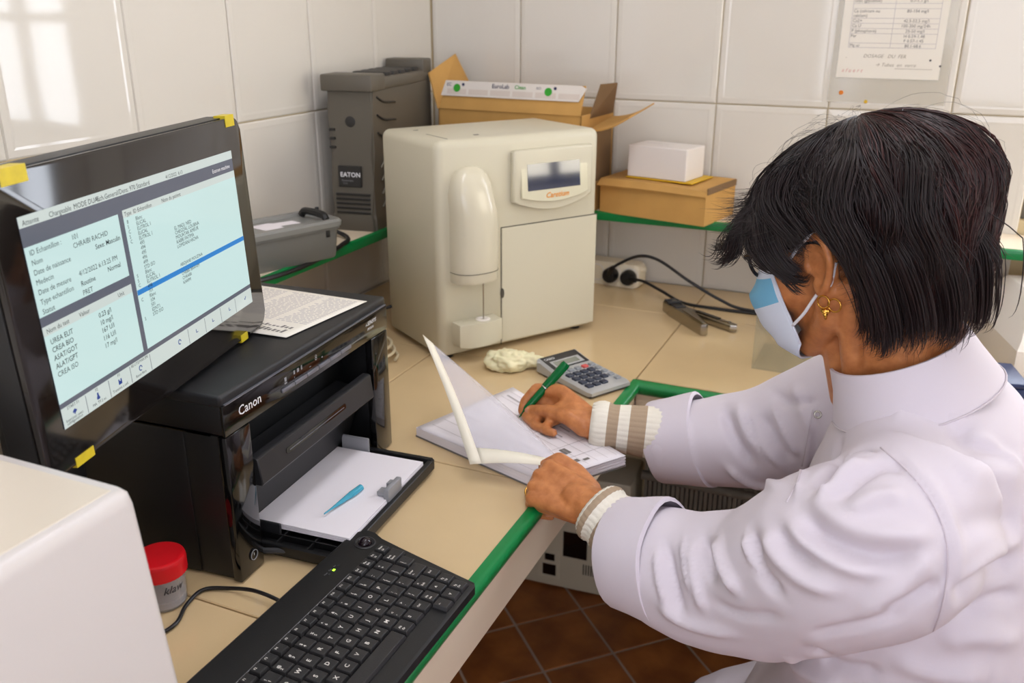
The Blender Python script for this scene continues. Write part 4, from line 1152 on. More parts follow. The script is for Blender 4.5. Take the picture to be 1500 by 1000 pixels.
for r in range(5):
    for c_ in range(5):
        x = 0.066 + r * 0.0178; y = 0.014 + c_ * 0.0168
        if r == 0: ck('key', M['calc_red'] if c_ == 3 else M['calc_key_l'], x, y, 0.010, 0.012)
        elif c_ == 4: ck('key', M['calc_key_l'], x, y, 0.0095, 0.0115)
        elif r == 4 and c_ == 3: pass
        else: ck('key', M['calc_key'], x, y, 0.0125, 0.0135)

# ------------------------------------------------------------------ crumpled latex glove
bm = bmn()
bmesh.ops.create_icosphere(bm, subdivisions=5, radius=1.0)
for v in bm.verts:
    n0 = v.co.copy()
    u = n0.x
    wdt = 0.030 * (1 - 0.55 * max(0.0, math.sin((u + 0.1) * 2.6)) ** 2) + 0.004
    p0 = Vector((u * 0.058, n0.y * wdt, n0.z * 0.021 * (1 - 0.3 * u)))
    a = noise.noise(p0 * 60) * 0.006 + noise.noise(p0 * 140 + Vector((3, 1, 2))) * 0.0028 - abs(noise.noise(p0 * 85 + Vector((9, 4, 1)))) * 0.005
    p0 += n0 * a
    p0.z = max(p0.z, -0.015) + 0.015
    v.co = p0
o = obj('latex_glove', bm, M['glove'], angle=180); o.location = (0.527, -0.672, ZT + 0.0005); o.rotation_euler = (0, 0, math.radians(28))
tag(o, 'crumpled cream latex glove lying in front of the analyzer', 'glove')

# ------------------------------------------------------------------ wall sheet in a clear sleeve, stickers
o = thing('wall_notice', 'printed table of reference values in a clear sleeve on the back wall', 'notice', (0, -0.0012, 0))
NM = plane_mtx((0, 0, 0), (1, 0, 0), (0, 0, 1))
sk = 0.0
bm = bmn(); prism(bm, [(0.973, 1.315), (1.205, 1.315), (1.205, 1.80), (0.973, 1.80)], 0.0, 0.0006, 0, 1, NM); obj('clear_sleeve', bm, mat('clear_sleeve', '#e6e0d2', 0.12, alpha=0.35), o)
bm = bmn(); prism(bm, [(0.985, 1.366), (1.187, 1.366), (1.187, 1.79), (0.985, 1.79)], 0.0008, 0.0014, 0, 1, NM); sh = obj('sheet', bm, M['paper_warm'], o)
X0, XM, X1 = 1.003, 1.085, 1.172
ys_ = [1.428, 1.437, 1.456, 1.466, 1.476, 1.486, 1.505, 1.515, 1.525, 1.545]
flat('table_rules', [(X0, X1, y - 0.0004, y + 0.0004) for y in ys_] + [(x - 0.0004, x + 0.0004, 1.428, 1.56) for x in (X0, XM, X1)], M['ink_pale'], sh, NM, 0.0017)
rowsT = [('Mg ur', '80.1-68.6', 1.4295), ('', 'F 0.57-1.45', 1.4395), ('Par', 'H 0.59-1.48', 1.4485), ('P (phosphore)', '25-50 mg/l', 1.4585), ('Ca U', '100-300 mg/24h', 1.4685), ('Ca2+', '42.5-52.5 mg/l', 1.4785), ('calcium)', '', 1.4885), ('Ca (calcium ou', '80-104 mg/l', 1.4975), ('Glyc (glycemie)', '0.7-1.1 g/l', 1.5175), ('', '0.5-0.9', 1.528)]
texts('table_text', [(a, X0 + 0.002, y, 0.0085, {}) for a, b, y in rowsT if a] + [(b, (XM + X1) / 2, y, 0.0085, dict(align='CENTER')) for a, b, y in rowsT if b], M['ink'], sh, NM @ Matrix.Translation((0, 0, 0.0018)))
texts('pencil_note', [('DOSAGE   DU  FER', 1.035, 1.408, 0.010, dict(shear=0.25)), ('\u2192 Tubes  en  verre', 1.06, 1.391, 0.010, dict(shear=0.35)), ('-', 1.0, 1.405, 0.01, {})], M['pencil'], sh, NM @ Matrix.Translation((0, 0, 0.0018)))
flat('pencil_line', [(1.10, 1.172, 1.3865, 1.3873)], M['pencil'], sh, NM, 0.0018)
texts('red_note', [('a f u e r t', 0.995, 1.378, 0.011, dict(shear=0.35))], M['ink_red'], sh, NM @ Matrix.Translation((0, 0, 0.0018)))
bm = bmn()
for x, z in ((1.166, 1.405), (1.186, 1.394)): lathe(bm, [(0, 0), (0.0022, 0), (0.0022, 0.0004), (0, 0.0005)], 10, NM @ Matrix.Translation((x, z, 0.0016)))
obj('ink_spot', bm, M['ink_dark'], sh)
bm = bmn(); lathe(bm, [(0, 0), (0.005, 0), (0.0046, 0.0012), (0, 0.0016)], 16, NM @ Matrix.Translation((1.0, 1.335, 0.0008))); c = obj('orange_sticker', bm, M['sticker_orange']); tag(c, 'tiny round orange sticker on the tiles under the wall notice', 'sticker')
bm = bmn(); rbox(bm, 1.0, 1.0022, -0.0013, -0.0006, 1.32, 1.362); c = obj('tape_strip', bm, M['paper']); tag(c, 'narrow white tape strip below the wall notice', 'tape')
bm = bmn(); lathe(bm, [(0, 0), (0.004, 0), (0.0036, 0.001), (0, 0.0013)], 12, NM @ Matrix.Translation((1.052, 1.318, 0.0008))); c = obj('yellow_sticker', bm, M['label_yellow']); tag(c, 'tiny yellow sticker on the wall just above the hair', 'sticker')

# ------------------------------------------------------------------ things on the back worktop to the right
o = thing('bench_instrument', 'cream angular bench instrument at the right edge behind the shoulder', 'instrument', (1.385, -0.36, ZT), math.radians(14))
bm = bmn()
loft(bm, [[(p[0], p[1], z) for p in q] for z, q in ((0.0, [(0, 0), (0.3, 0), (0.3, 0.26), (0, 0.26)]), (0.06, [(0, 0), (0.3, 0), (0.3, 0.26), (0, 0.26)]), (0.075, [(0.008, 0.012), (0.3, 0.012), (0.3, 0.26), (0.008, 0.26)]), (0.135, [(0.040, 0.085), (0.3, 0.085), (0.3, 0.24), (0.040, 0.24)]), (0.140, [(0.045, 0.09), (0.296, 0.09), (0.296, 0.235), (0.045, 0.235)]))])
obj('housing', bm, M['white_plastic'], o, angle=25)
bm = bmn(); rbox(bm, 0.02, 0.29, -0.001, 0.002, 0.012, 0.05, 0.001, 1); obj('front_panel', bm, M['cream'], o)
bm = bmn(); rbox(bm, 0.10, 0.27, -0.022, 0.022, -0.001, 0.002, 0.001, 1, Matrix.Translation((0, 0.0485, 0.105)) @ Matrix.Rotation(math.radians(39.4), 4, 'X')); obj('display_panel', bm, M['dgrey'], o)
o = thing('blue_case', 'dark blue plastic case beside the bench instrument', 'case', (1.30, -0.50, ZT), math.radians(12))
bm = bmn(); rbox(bm, 0, 0.10, 0, 0.10, 0, 0.034, 0.006, 3); obj('case_body', bm, M['blue_dark'], o)
box_part('case_lid', o, M['blue_dark'], -0.002, 0.102, -0.002, 0.102, 0.034, 0.044, 0.004)
o = thing('tape_roll', 'white roll standing on the worktop behind the collar', 'roll', (1.245, -0.14, ZT))
bm = bmn(); lathe(bm, [(0.020, 0), (0.031, 0), (0.032, 0.002), (0.032, 0.052), (0.031, 0.054), (0.020, 0.054), (0.020, 0)], 32); obj('paper_roll', bm, M['white_plastic'], o)
bm = bmn(); lathe(bm, [(0.0175, 0.001), (0.0198, 0.001), (0.0198, 0.053), (0.0175, 0.053), (0.0175, 0.001)], 32); obj('core', bm, M['label_yellow'], o)

# ------------------------------------------------------------------ cables left of the monitor
o = thing('monitor_cables', 'black cables hanging behind the monitor beside the white machine', 'cable', (0, 0, 0))
for pth in ([(0.03, -1.36, 1.02), (0.07, -1.40, 0.97), (0.12, -1.46, 0.92), (0.17, -1.50, ZT + 0.006), (0.22, -1.54, ZT + 0.006)], [(0.03, -1.54, ZT + 0.006), (0.10, -1.50, ZT + 0.006), (0.17, -1.52, ZT + 0.006), (0.22, -1.56, ZT + 0.006)]):
    bm = bmn(); tube(bm, smooth_path(pth, 8), 0.0045, 8); obj('cable', bm, M['cable'], o)

# ------------------------------------------------------------------ below the worktop
o = thing('floor_machine', 'beige electrical machine with mains inlet on the floor under the worktop', 'machine', (0.30, -0.17, 0.0), math.radians(4))
bm = bmn(); rbox(bm, 0, 0.325, 0, 0.16, 0.008, 0.36, 0.008, 2); obj('housing', bm, M['beige'], o)
for x in (0.03, 0.295):
    for y in (0.03, 0.13):
        bm = bmn(); lathe(bm, [(0, 0), (0.015, 0), (0.015, 0.009), (0, 0.009)], 12, Matrix.Translation((x, y, 0))); obj('foot', bm, M['black'], o)
BMx = plane_mtx((0, 0, 0), (1, 0, 0), (0, 0, 1))
def fpanel(name, m, x0, x1, z0, z1, d, bev=0.001, parent=o):
    bm = bmn(); prism(bm, [(x0, z0), (x1, z0), (x1, z1), (x0, z1)], -0.001, d, bev, 1, BMx); return obj(name, bm, m, parent)
fpanel('rating_plate', M['gloss'], 0.148, 0.215, 0.112, 0.190, 0.0015)
sw = fpanel('inlet_frame', M['beige'], 0.080, 0.140, 0.035, 0.125, 0.003, 0.002)
fpanel('mains_inlet', M['gloss'], 0.092, 0.130, 0.045, 0.080, 0.0045, 0.001, sw)
fpanel('rocker_switch', M['gloss'], 0.098, 0.126, 0.092, 0.113, 0.005, 0.001, sw)
bm = bmn()
for k in range(12): prism(bm, [(0.205 + k * 0.0072, 0.066), (0.2085 + k * 0.0072, 0.066), (0.2085 + k * 0.0072, 0.098), (0.205 + k * 0.0072, 0.098)], -0.001, 0.0008, 0, 1, BMx)
obj('vent_slots', bm, M['beige_dark'], o)

o = thing('radiator', 'grey ribbed radiator with horizontal pipes under the back worktop', 'radiator', (0.645, -0.10, 0.0))
bm = bmn()
for z0, z1 in ((0.10, 0.225), (0.25, 0.365), (0.39, 0.58)):
    for k in range(78):
        x = 0.012 * k
        rbox(bm, x + 0.001, x + 0.0095, -0.004 - 0.003 * (k % 2), 0.02, z0, z1)
fn = obj('fins', bm, M['radiator'], o, smooth=False); fn['kind'] = 'stuff'
box_part('back_plate', o, M['radiator'], 0, 0.94, 0.012, 0.03, 0.09, 0.59, 0.002)
for z in (0.09, 0.2375, 0.3775, 0.59):
    bm = bmn(); tube(bm, [(-0.005, -0.006, z), (0.945, -0.006, z)], 0.012, 12); obj('pipe', bm, M['radiator'], o)
box_part('bracket', o, M['radiator'], 0.30, 0.31, -0.024, 0.0, 0.36, 0.40, 0.001)
for x in (0.05, 0.89): box_part('leg', o, M['radiator'], x - 0.012, x + 0.012, -0.01, 0.02, 0.0, 0.09, 0.002)
# ------------------------------------------------------------------ the seated woman
person = thing('person', 'seated woman in white lab coat and face mask writing in a notebook', 'person', (1.25, -1.06, 0.0))
P0 = Vector((1.25, -1.06, 0.0))

def pobj(name, me_or_bm, m, parent=person, angle=180):
    """link a mesh given in world coordinates as a part of the person"""
    if isinstance(me_or_bm, bmesh.types.BMesh):
        bmesh.ops.recalc_face_normals(me_or_bm, faces=me_or_bm.faces[:])
        me = bpy.data.meshes.new(name); me_or_bm.to_mesh(me); me_or_bm.free()
    else: me = me_or_bm
    me.transform(Matrix.Translation(-P0))
    me.name = name
    return obj_me(name, me, m, parent, True, angle)

def chain(bm, pts, rad):
    """tapered capsules along pts; closed shells that a voxel remesh fuses"""
    pts = [Vector(p) for p in pts]
    for p, r in zip(pts, rad):
        bmesh.ops.create_icosphere(bm, subdivisions=2, radius=r, matrix=Matrix.Translation(p))
    for a, b, ra, rb in zip(pts, pts[1:], rad, rad[1:]):
        d = b - a
        if d.length < 1e-5: continue
        q = Vector((0, 0, 1)).rotation_difference(d.normalized()).to_matrix().to_4x4()
        bmesh.ops.create_cone(bm, cap_ends=True, segments=16, radius1=ra, radius2=rb, depth=d.length, matrix=Matrix.Translation((a + b) / 2) @ q)

def blob(bm, c, radii, axes=None):
    m3 = Matrix.Diagonal((*radii, 1))
    R = Matrix.Identity(4)
    if axes is not None:
        a, b, c3 = axes
        R = Matrix(((a.x, b.x, c3.x, 0), (a.y, b.y, c3.y, 0), (a.z, b.z, c3.z, 0), (0, 0, 0, 1)))
    bmesh.ops.create_icosphere(bm, subdivisions=3, radius=1, matrix=Matrix.Translation(Vector(c)) @ R @ m3)

def fuse(bm, voxel, smooth=4, fac=0.5):
    me = bpy.data.meshes.new('raw'); bm.to_mesh(me); bm.free()
    o = bpy.data.objects.new('raw', me); COL.objects.link(o)
    md = o.modifiers.new('r', 'REMESH'); md.mode = 'VOXEL'; md.voxel_size = voxel; md.adaptivity = 0
    if smooth:
        sm = o.modifiers.new('s', 'SMOOTH'); sm.factor = fac; sm.iterations = smooth
    dg = bpy.context.evaluated_depsgraph_get()
    out = bpy.data.meshes.new_from_object(o.evaluated_get(dg))
    bpy.data.objects.remove(o); bpy.data.meshes.remove(me)
    return out

# ---- head frame: facing forward-down to the notebook
HF = Vector((-0.854, 0.373, -0.362)).normalized()
HU = Vector((-0.346, 0.111, 0.932)); HU = (HU - HF * HU.dot(HF)).normalized()
HL = HU.cross(HF).normalized()          # her left, towards the camera
H0 = Vector((1.114, -1.071, 1.249))
HS = 0.96
def hd(f, l, u): return H0 + (HF * f + HL * l + HU * u) * HS
HAX = (HF, HL, HU)

body = bmn()
blob(body, hd(-0.005, 0, 0.045), (0.097, 0.075, 0.088), HAX)
blob(body, hd(0.034, 0, -0.022), (0.060, 0.058, 0.082), HAX)
for s in (-1, 1):
    chain(body, [hd(0.0, s * 0.056, -0.03), hd(0.012, s * 0.054, -0.062), hd(0.070, s * 0.016, -0.100)], (0.020, 0.018, 0.017))
    blob(body, hd(0.058, s * 0.038, -0.022), (0.033, 0.027, 0.032), HAX)
    chain(body, [hd(0.083, s * 0.012, 0.046), hd(0.074, s * 0.048, 0.044)], (0.014, 0.012))
    chain(body, [hd(0.101, s * 0.006, -0.033), hd(0.103, s * 0.011, -0.034)], (0.008, 0.007))
    # ear: helix rim, backing and lobe
    ear = [(0.012, 0.000), (0.011, 0.018), (0.003, 0.031), (-0.012, 0.034), (-0.023, 0.024), (-0.025, 0.006), (-0.018, -0.012), (-0.006, -0.026), (0.004, -0.029), (0.008, -0.019)]
    chain(body, [hd(f, s * (0.079 + 0.010 * (-f / 0.02)), u) for f, u in ear], [0.0044] * 8 + [0.0062, 0.0045])
    chain(body, [hd(f * 0.55 - 0.004, s * (0.0765 + 0.004 * (-f / 0.02)), u * 0.55) for f, u in ear[2:8]], [0.0036] * 6)
    blob(body, hd(-0.006, s * 0.0735, 0.002), (0.018, 0.006, 0.029), HAX)
    chain(body, [hd(0.012, s * 0.076, -0.004), hd(0.014, s * 0.0765, 0.003)], (0.0045, 0.004))
blob(body, hd(0.074, 0, -0.097), (0.020, 0.022, 0.016), HAX)
chain(body, [hd(0.090, 0, 0.030), hd(0.104, 0, 0.0), hd(0.113, 0, -0.026)], (0.008, 0.009, 0.0115))
chain(body, [hd(0.088, -0.02, -0.063), hd(0.096, 0, -0.058), hd(0.088, 0.02, -0.063)], (0.005, 0.0075, 0.005))
chain(body, [hd(0.086, -0.016, -0.070), hd(0.093, 0, -0.071), hd(0.086, 0.016, -0.070)], (0.005, 0.007, 0.005))
# neck
NB = Vector((1.200, -1.076, 1.085))
chain(body, [hd(-0.030, 0, -0.02), hd(-0.035, 0, -0.07), NB], (0.056, 0.052, 0.060))
chain(body, [hd(0.030, 0, -0.085), Vector((1.150, -1.076, 1.085))], (0.030, 0.040))
for s in (-1, 1): chain(body, [hd(-0.02, s * 0.055, -0.035), NB + HL * s * 0.03 + Vector((-0.04, 0, -0.02))], (0.018, 0.014))
# trunk and legs under the clothes
chain(body, [NB, (1.225, -1.065, 0.97), (1.245, -1.06, 0.80), (1.28, -1.06, 0.60)], (0.06, 0.105, 0.105, 0.115))
for s in (-1, 1): chain(body, [NB + Vector((0.01, 0, -0.04)), Vector((1.215, -1.066 - s * 0.145, 1.03))], (0.055, 0.05))
for s in (-1, 1):
    chain(body, [(1.29, -1.06 - s * 0.085, 0.53), (0.98, -1.06 - s * 0.10, 0.42), (1.02, -1.06 - s * 0.10, 0.25), (1.05, -1.06 - s * 0.10, 0.09), (1.03, -1.06 - s * 0.10, 0.05), (0.89, -1.06 - s * 0.115, 0.035)], (0.085, 0.062, 0.052, 0.036, 0.036, 0.026))

# ---- arms and hands
SL, EL, WL = Vector((1.207, -1.248, 1.020)), at(1115, 856, 1.040), Vector((0.835, -1.128, 0.886))
SR, ER, WR = Vector((1.190, -0.890, 1.030)), at(1085, 650, 1.363), at(872, 623, 1.395)
chain(body, [SL, EL, WL], (0.05, 0.04, 0.027))
chain(body, [SR, ER, WR], (0.05, 0.031, 0.026))

def hand(W, D, N, left, curls, spread, thumb, kn=0.082):
    """palm, knuckles and five fingers; returns fingertip and joint positions.
    curls: per finger three flexion angles (degrees); thumb: points given as (d, t, n) offsets"""
    D = D.normalized(); N = (N - D * N.dot(D)).normalized()
    T = (D.cross(N) if left else N.cross(D)).normalized()
    J = {}
    offs = ((0.027, 0.0), (0.009, 0.004), (-0.009, 0.001), (-0.025, -0.007))
    lens = ((0.041, 0.025, 0.019), (0.045, 0.028, 0.020), (0.041, 0.026, 0.020), (0.033, 0.020, 0.018))
    rad = ((0.0098, 0.0085, 0.0078, 0.0066), (0.0100, 0.0087, 0.0079, 0.0067), (0.0095, 0.0083, 0.0075, 0.0064), (0.0086, 0.0073, 0.0066, 0.0058))
    for i in range(4):
        base = W + D * (kn + offs[i][1]) + T * offs[i][0]
        root = W + D * 0.012 + T * offs[i][0] * 0.55
        chain(body, [root - N * 0.002, (root + base) / 2 + N * 0.001, base], (0.0165, 0.0135, 0.0108))
        chain(body, [root - N * 0.014, base - D * 0.012 - N * 0.010], (0.013, 0.010))
        d = (D * math.cos(spread[i]) + T * math.sin(spread[i])).normalized()
        ax = d.cross(N).normalized()
        pts = [base]; cur = d.copy()
        for k in range(3):
            cur = Quaternion(ax, -math.radians(curls[i][k])) @ cur
            pts.append(pts[-1] + cur * lens[i][k])
        chain(body, pts, rad[i])
        J[i] = pts
    tp = [W + D * a + T * b + N * c for a, b, c in thumb]
    chain(body, tp, (0.0175, 0.0135, 0.0108, 0.0098, 0.0078)[:len(tp)])
    chain(body, [tp[1], W + D * 0.05 + T * 0.016 - N * 0.006], (0.012, 0.011))
    J['t'] = tp
    J['ax'] = (D, T, N)
    chain(body, [W - D * 0.03, W, W + D * 0.02], (0.0275, 0.0255, 0.024))
    return J

# left hand: loosely closed, resting on the edge of the notebook and the worktop
JL = hand(WL, Vector((-0.93, 0.20, 0.10)), Vector((0.16, -0.55, 0.82)), True,
          ((60, 72, 50), (64, 74, 50), (66, 76, 55), (68, 76, 55)), (0.05, 0.01, -0.03, -0.08),
          ((0.016, 0.024, -0.012), (0.046, 0.040, -0.010), (0.078, 0.046, -0.006), (0.098, 0.034, -0.020)))
# right hand: tripod grip on the pen
PEN_TIP, PEN_END = at(764, 607, 1.452), at(830, 532, 1.452)
def finger(pts, rad):
    P = [at(*q) for q in pts]; chain(body, P, rad); return P
JR = {}
JR[0] = finger([(822, 573, 1.445), (786, 569, 1.465), (769, 588, 1.466), (765, 602, 1.460)], (0.0118, 0.0094, 0.0084, 0.0074))
JR[1] = finger([(816, 584, 1.460), (780, 592, 1.470), (771, 610, 1.452), (782, 621, 1.430)], (0.0118, 0.0094, 0.0084, 0.0074))
JR[2] = finger([(818, 596, 1.455), (790, 607, 1.450), (783, 622, 1.425), (797, 629, 1.408)], (0.0112, 0.0090, 0.0082, 0.0070))
JR[3] = finger([(826, 608, 1.440), (805, 619, 1.420), (799, 630, 1.402), (811, 634, 1.392)], (0.0104, 0.0082, 0.0074, 0.0064))
JR['t'] = finger([(856, 625, 1.385), (833, 610, 1.395), (802, 602, 1.425), (777, 601, 1.448)], (0.0165, 0.0135, 0.0110, 0.0092))
for k in range(4):
    mid = (WR + JR[k][0]) / 2
    chain(body, [WR.lerp(JR[k][0], 0.12), mid, JR[k][0]], (0.0190, 0.0165, 0.0120))
chain(body, [WR, at(845, 612, 1.405), at(838, 596, 1.425)], (0.022, 0.021, 0.018))
chain(body, [at(836, 612, 1.40), at(822, 600, 1.425)], (0.015, 0.014))
chain(body, [at(822, 604, 1.43), at(798, 611, 1.448)], (0.014, 0.0105))
chain(body, [WR.lerp(ER, 0.2), WR], (0.0270, 0.0250))
dR = (JR[1][0] - WR).normalized()
JR['ax'] = (dR, HL, Vector((0.1, 0.55, 0.83)))
body_me = fuse(body, 0.0027, 3, 0.5)
pobj('body', body_me, M['skin'])

# nails and ring
def nail(c, d, n, w=0.0055, l=0.0075):
    d = d.normalized(); n = (n - d * n.dot(d)).normalized(); s = d.cross(n)
    bm = bmn(); bmesh.ops.create_icosphere(bm, subdivisions=2, radius=1, matrix=Matrix.Translation(c) @ Matrix(((d.x, s.x, n.x, 0), (d.y, s.y, n.y, 0), (d.z, s.z, n.z, 0), (0, 0, 0, 1))) @ Matrix.Diagonal((l, w, 0.0016, 1)))
    return pobj('nail', bm, M['nail'])
for J, Wn in ((JR, 1), (JL, 1)):
    D, T, N = J['ax']
    tp = J['t']; d = (tp[-1] - tp[-2]).normalized()
    nn = (CAM_POS - tp[-1]).normalized()
    nail(tp[-1] + (nn - d * nn.dot(d)).normalized() * 0.0072 - d * 0.001, d, nn)
    for i in range(4):
        q = J[i]; d = (q[3] - q[2]).normalized(); n_ = N - d * N.dot(d)
        if n_.length < 0.2: n_ = D - d * D.dot(d)
        nail(q[3] + n_.normalized() * 0.0050 - d * 0.002, d, n_, 0.0045, 0.0060)
q = JL[2]
c = q[0] * 0.42 + q[1] * 0.58; d = (q[1] - q[0]).normalized()
bm = bmn(); 
rm = Matrix.Translation(c) @ Vector((0, 0, 1)).rotation_difference(d).to_matrix().to_4x4()
lathe(bm, [(0.0086, -0.0016), (0.0100, -0.0016), (0.0104, 0.0), (0.0100, 0.0016), (0.0086, 0.0016), (0.0086, -0.0016)], 28, rm)
pobj('ring', bm, M['gold'])

# ---- lab coat
coat = bmn()
YL = Vector((0, 1, 0))
def tr(c, lat, dep, tilt):
    b = Vector((math.cos(tilt), 0, math.sin(tilt)))
    return ell(c, YL * lat, b * dep, 40, 0.88)
loft(coat, [tr((1.192, -1.078, 1.118), 0.074, 0.066, 0.45), tr((1.200, -1.076, 1.100), 0.090, 0.078, 0.42), tr((1.208, -1.074, 1.080), 0.125, 0.092, 0.38),
            tr((1.215, -1.070, 1.052), 0.160, 0.108, 0.34), tr((1.222, -1.067, 1.010), 0.182, 0.126, 0.28), tr((1.228, -1.065, 0.960), 0.192, 0.140, 0.22), tr((1.236, -1.062, 0.890), 0.196, 0.146, 0.15),
            tr((1.246, -1.06, 0.800), 0.196, 0.152, 0.10), tr((1.258, -1.06, 0.710), 0.204, 0.166, 0.05), tr((1.250, -1.06, 0.620), 0.214, 0.196, 0.0), tr((1.24, -1.06, 0.54), 0.214, 0.205, 0.0), tr((1.24, -1.06, 0.43), 0.21, 0.21, 0.0)])
# lap of the coat over the thighs
for s in (-1, 1):
    chain(coat, [(1.20, -1.06 - s * 0.09, 0.50), (1.10, -1.06 - s * 0.10, 0.47), (1.03, -1.06 - s * 0.10, 0.44)], (0.115, 0.102, 0.090))
chain(coat, [(1.16, -1.06, 0.50), (1.06, -1.06, 0.46)], (0.10, 0.07))
def sleeve(pts, rad, flat=1.0):
    P = smooth_path(pts, 6)
    n = len(P); R = []
    for i in range(n):
        t = i / (n - 1) * (len(rad) - 1); k = min(int(t), len(rad) - 2); R.append(rad[k] * (1 - (t - k)) + rad[k + 1] * (t - k))
    tube(coat, P, R, 28)
    return P, R
CEL = at(930, 812, 1.150)                      # near the left cuff's seam
CER = at(968, 648, 1.400)
slL = [Vector((1.225, -1.190, 1.030)), SL + Vector((-0.012, -0.004, -0.020)), at(1215, 820, 0.955), at(1125, 850, 1.035), at(1030, 846, 1.092), at(970, 826, 1.125), CEL]
chain(coat, [Vector((1.21, -1.13, 1.045)), SL + Vector((0.0, 0.01, -0.012))], (0.072, 0.080))
sleeve(slL, (0.085, 0.094, 0.096, 0.090, 0.080, 0.072, 0.066))
slR = [Vector((1.20, -0.95, 1.035)), SR, at(1150, 632, 1.31), at(1060, 645, 1.355), CER]
chain(coat, [Vector((1.205, -0.99, 1.045)), SR], (0.070, 0.076))
sleeve(slR, (0.080, 0.086, 0.078, 0.070, 0.060))
coat_me = fuse(coat, 0.0046, 12, 0.5)

from mathutils.bvhtree import BVHTree
def mesh_bvh(me):
    return BVHTree.FromPolygons([v.co.copy() for v in me.vertices], [tuple(p.vertices) for p in me.polygons])
def on_surface(tree, pts, step=12):
    """measured points of the photograph carried onto a surface"""
    out = []
    for (x0, y0), (x1, y1) in zip(pts, pts[1:]):
        m = max(2, int(math.hypot(x1 - x0, y1 - y0) / step))
        for k in range(m):
            px, py = x0 + (x1 - x0) * k / m, y0 + (y1 - y0) * k / m
            h = tree.ray_cast(CAM_POS, (at(px, py, 1) - CAM_POS).normalized())
            if h[0] is not None: out.append(h[0])
    h = tree.ray_cast(CAM_POS, (at(*pts[-1], 1) - CAM_POS).normalized())
    if h[0] is not None: out.append(h[0])
    return out
def catmull2(pts, n=4): return [(p.x, p.y) for p in smooth_path([(a, b, 0) for a, b in pts], n)]

# creases of the cloth: (line, half width in m, height in m)
FOLDS = [
    ([(1170, 745), (1210, 790), (1280, 815), (1350, 812)], 0.012, -0.007), ([(1185, 722), (1240, 770), (1310, 785), (1375, 782)], 0.014, 0.006),
    ([(1120, 770), (1135, 810), (1180, 850), (1240, 868)], 0.012, 0.006), ([(1100, 775), (1112, 830), (1150, 880)], 0.011, -0.007),
    ([(1050, 785), (1062, 830), (1085, 872)], 0.010, 0.007), ([(1030, 780), (1040, 830), (1050, 850)], 0.009, -0.007), ([(1010, 790), (1018, 850), (1032, 900)], 0.010, 0.005),
    ([(975, 790), (985, 850), (1000, 905)], 0.009, -0.006), ([(960, 880), (1010, 915), (1090, 930)], 0.012, 0.005),
    ([(1190, 720), (1210, 690), (1250, 665), (1290, 655)], 0.010, -0.008), ([(1200, 735), (1230, 700), (1275, 672)], 0.010, 0.007), ([(1220, 740), (1255, 705), (1295, 680), (1330, 690)], 0.011, -0.006),
    ([(1240, 755), (1280, 730), (1330, 725)], 0.013, 0.005), ([(1290, 655), (1330, 690), (1365, 735), (1385, 785), (1388, 840), (1375, 905), (1352, 953)], 0.004, -0.0022), ([(1305, 652), (1345, 688), (1382, 735), (1402, 785), (1404, 845), (1390, 905)], 0.008, 0.0022),
    ([(1290, 900), (1340, 880), (1385, 850)], 0.012, -0.006), ([(1250, 905), (1320, 860), (1375, 800)], 0.014, 0.004), ([(1180, 930), (1260, 915), (1340, 900)], 0.010, -0.004),
    ([(1400, 700), (1450, 690), (1500, 700)], 0.022, 0.005), ([(1390, 620), (1430, 650), (1500, 665)], 0.020, -0.005), ([(1300, 610), (1350, 600), (1420, 610)], 0.018, 0.005), ([(1340, 560), (1400, 560), (1460, 590)], 0.016, -0.004),
    ([(1390, 880), (1440, 840), (1500, 810)], 0.022, -0.006), ([(1370, 940), (1430, 930), (1500, 940)], 0.018, 0.005), ([(1400, 780), (1450, 760), (1500, 765)], 0.022, -0.005),
    ([(1060, 595), (1075, 640), (1110, 690)], 0.011, -0.008), ([(1080, 590), (1100, 640), (1150, 690)], 0.012, 0.006), ([(1110, 600), (1140, 650), (1165, 680)], 0.012, -0.006), ([(1160, 560), (1175, 600), (1190, 640)], 0.012, 0.005),
    ([(1130, 570), (1160, 590), (1200, 585)], 0.010, -0.005), ([(1060, 680), (1100, 708), (1150, 712)], 0.009, 0.006), ([(1190, 610), (1180, 680), (1165, 735)], 0.006, 0.004), ([(1230, 640), (1225, 690), (1205, 720)], 0.012, -0.006),
    ([(1090, 782), (1100, 815), (1122, 850)], 0.007, 0.005), ([(1140, 775), (1160, 805), (1200, 832)], 0.008, -0.005), ([(1150, 760), (1185, 798), (1240, 830), (1300, 842)], 0.010, 0.006),
    ([(1000, 785), (1003, 830), (1012, 872)], 0.006, 0.004), ([(1040, 880), (1090, 900), (1150, 905)], 0.009, -0.004), ([(960, 800), (966, 850), (978, 890)], 0.007, 0.004),
    ([(1215, 700), (1245, 675), (1285, 660)], 0.006, 0.004), ([(1330, 590), (1380, 575), (1440, 580)], 0.010, 0.004), ([(1260, 580), (1320, 570), (1370, 545)], 0.010, -0.003), ([(1410, 640), (1455, 650), (1500, 690)], 0.012, 0.005),
    ([(1395, 860), (1450, 820), (1500, 790)], 0.012, 0.005), ([(1400, 905), (1450, 880), (1500, 870)], 0.012, -0.005), ([(1090, 600), (1110, 650), (1140, 690)], 0.006, -0.004), ([(1130, 590), (1150, 640), (1170, 670)], 0.006, 0.004), ([(1000, 600), (1010, 650), (1020, 700)], 0.008, 0.003),
    ([(1150, 960), (1190, 990), (1240, 1010)], 0.014, 0.006), ([(1180, 945), (1230, 975), (1300, 985)], 0.012, -0.006), ([(1300, 960), (1370, 985), (1450, 990)], 0.018, 0.005),
]
tree = mesh_bvh(coat_me)
nv = len(coat_me.vertices)
co = np.empty(nv * 3, np.float32); coat_me.vertices.foreach_get('co', co); co = co.reshape(-1, 3)
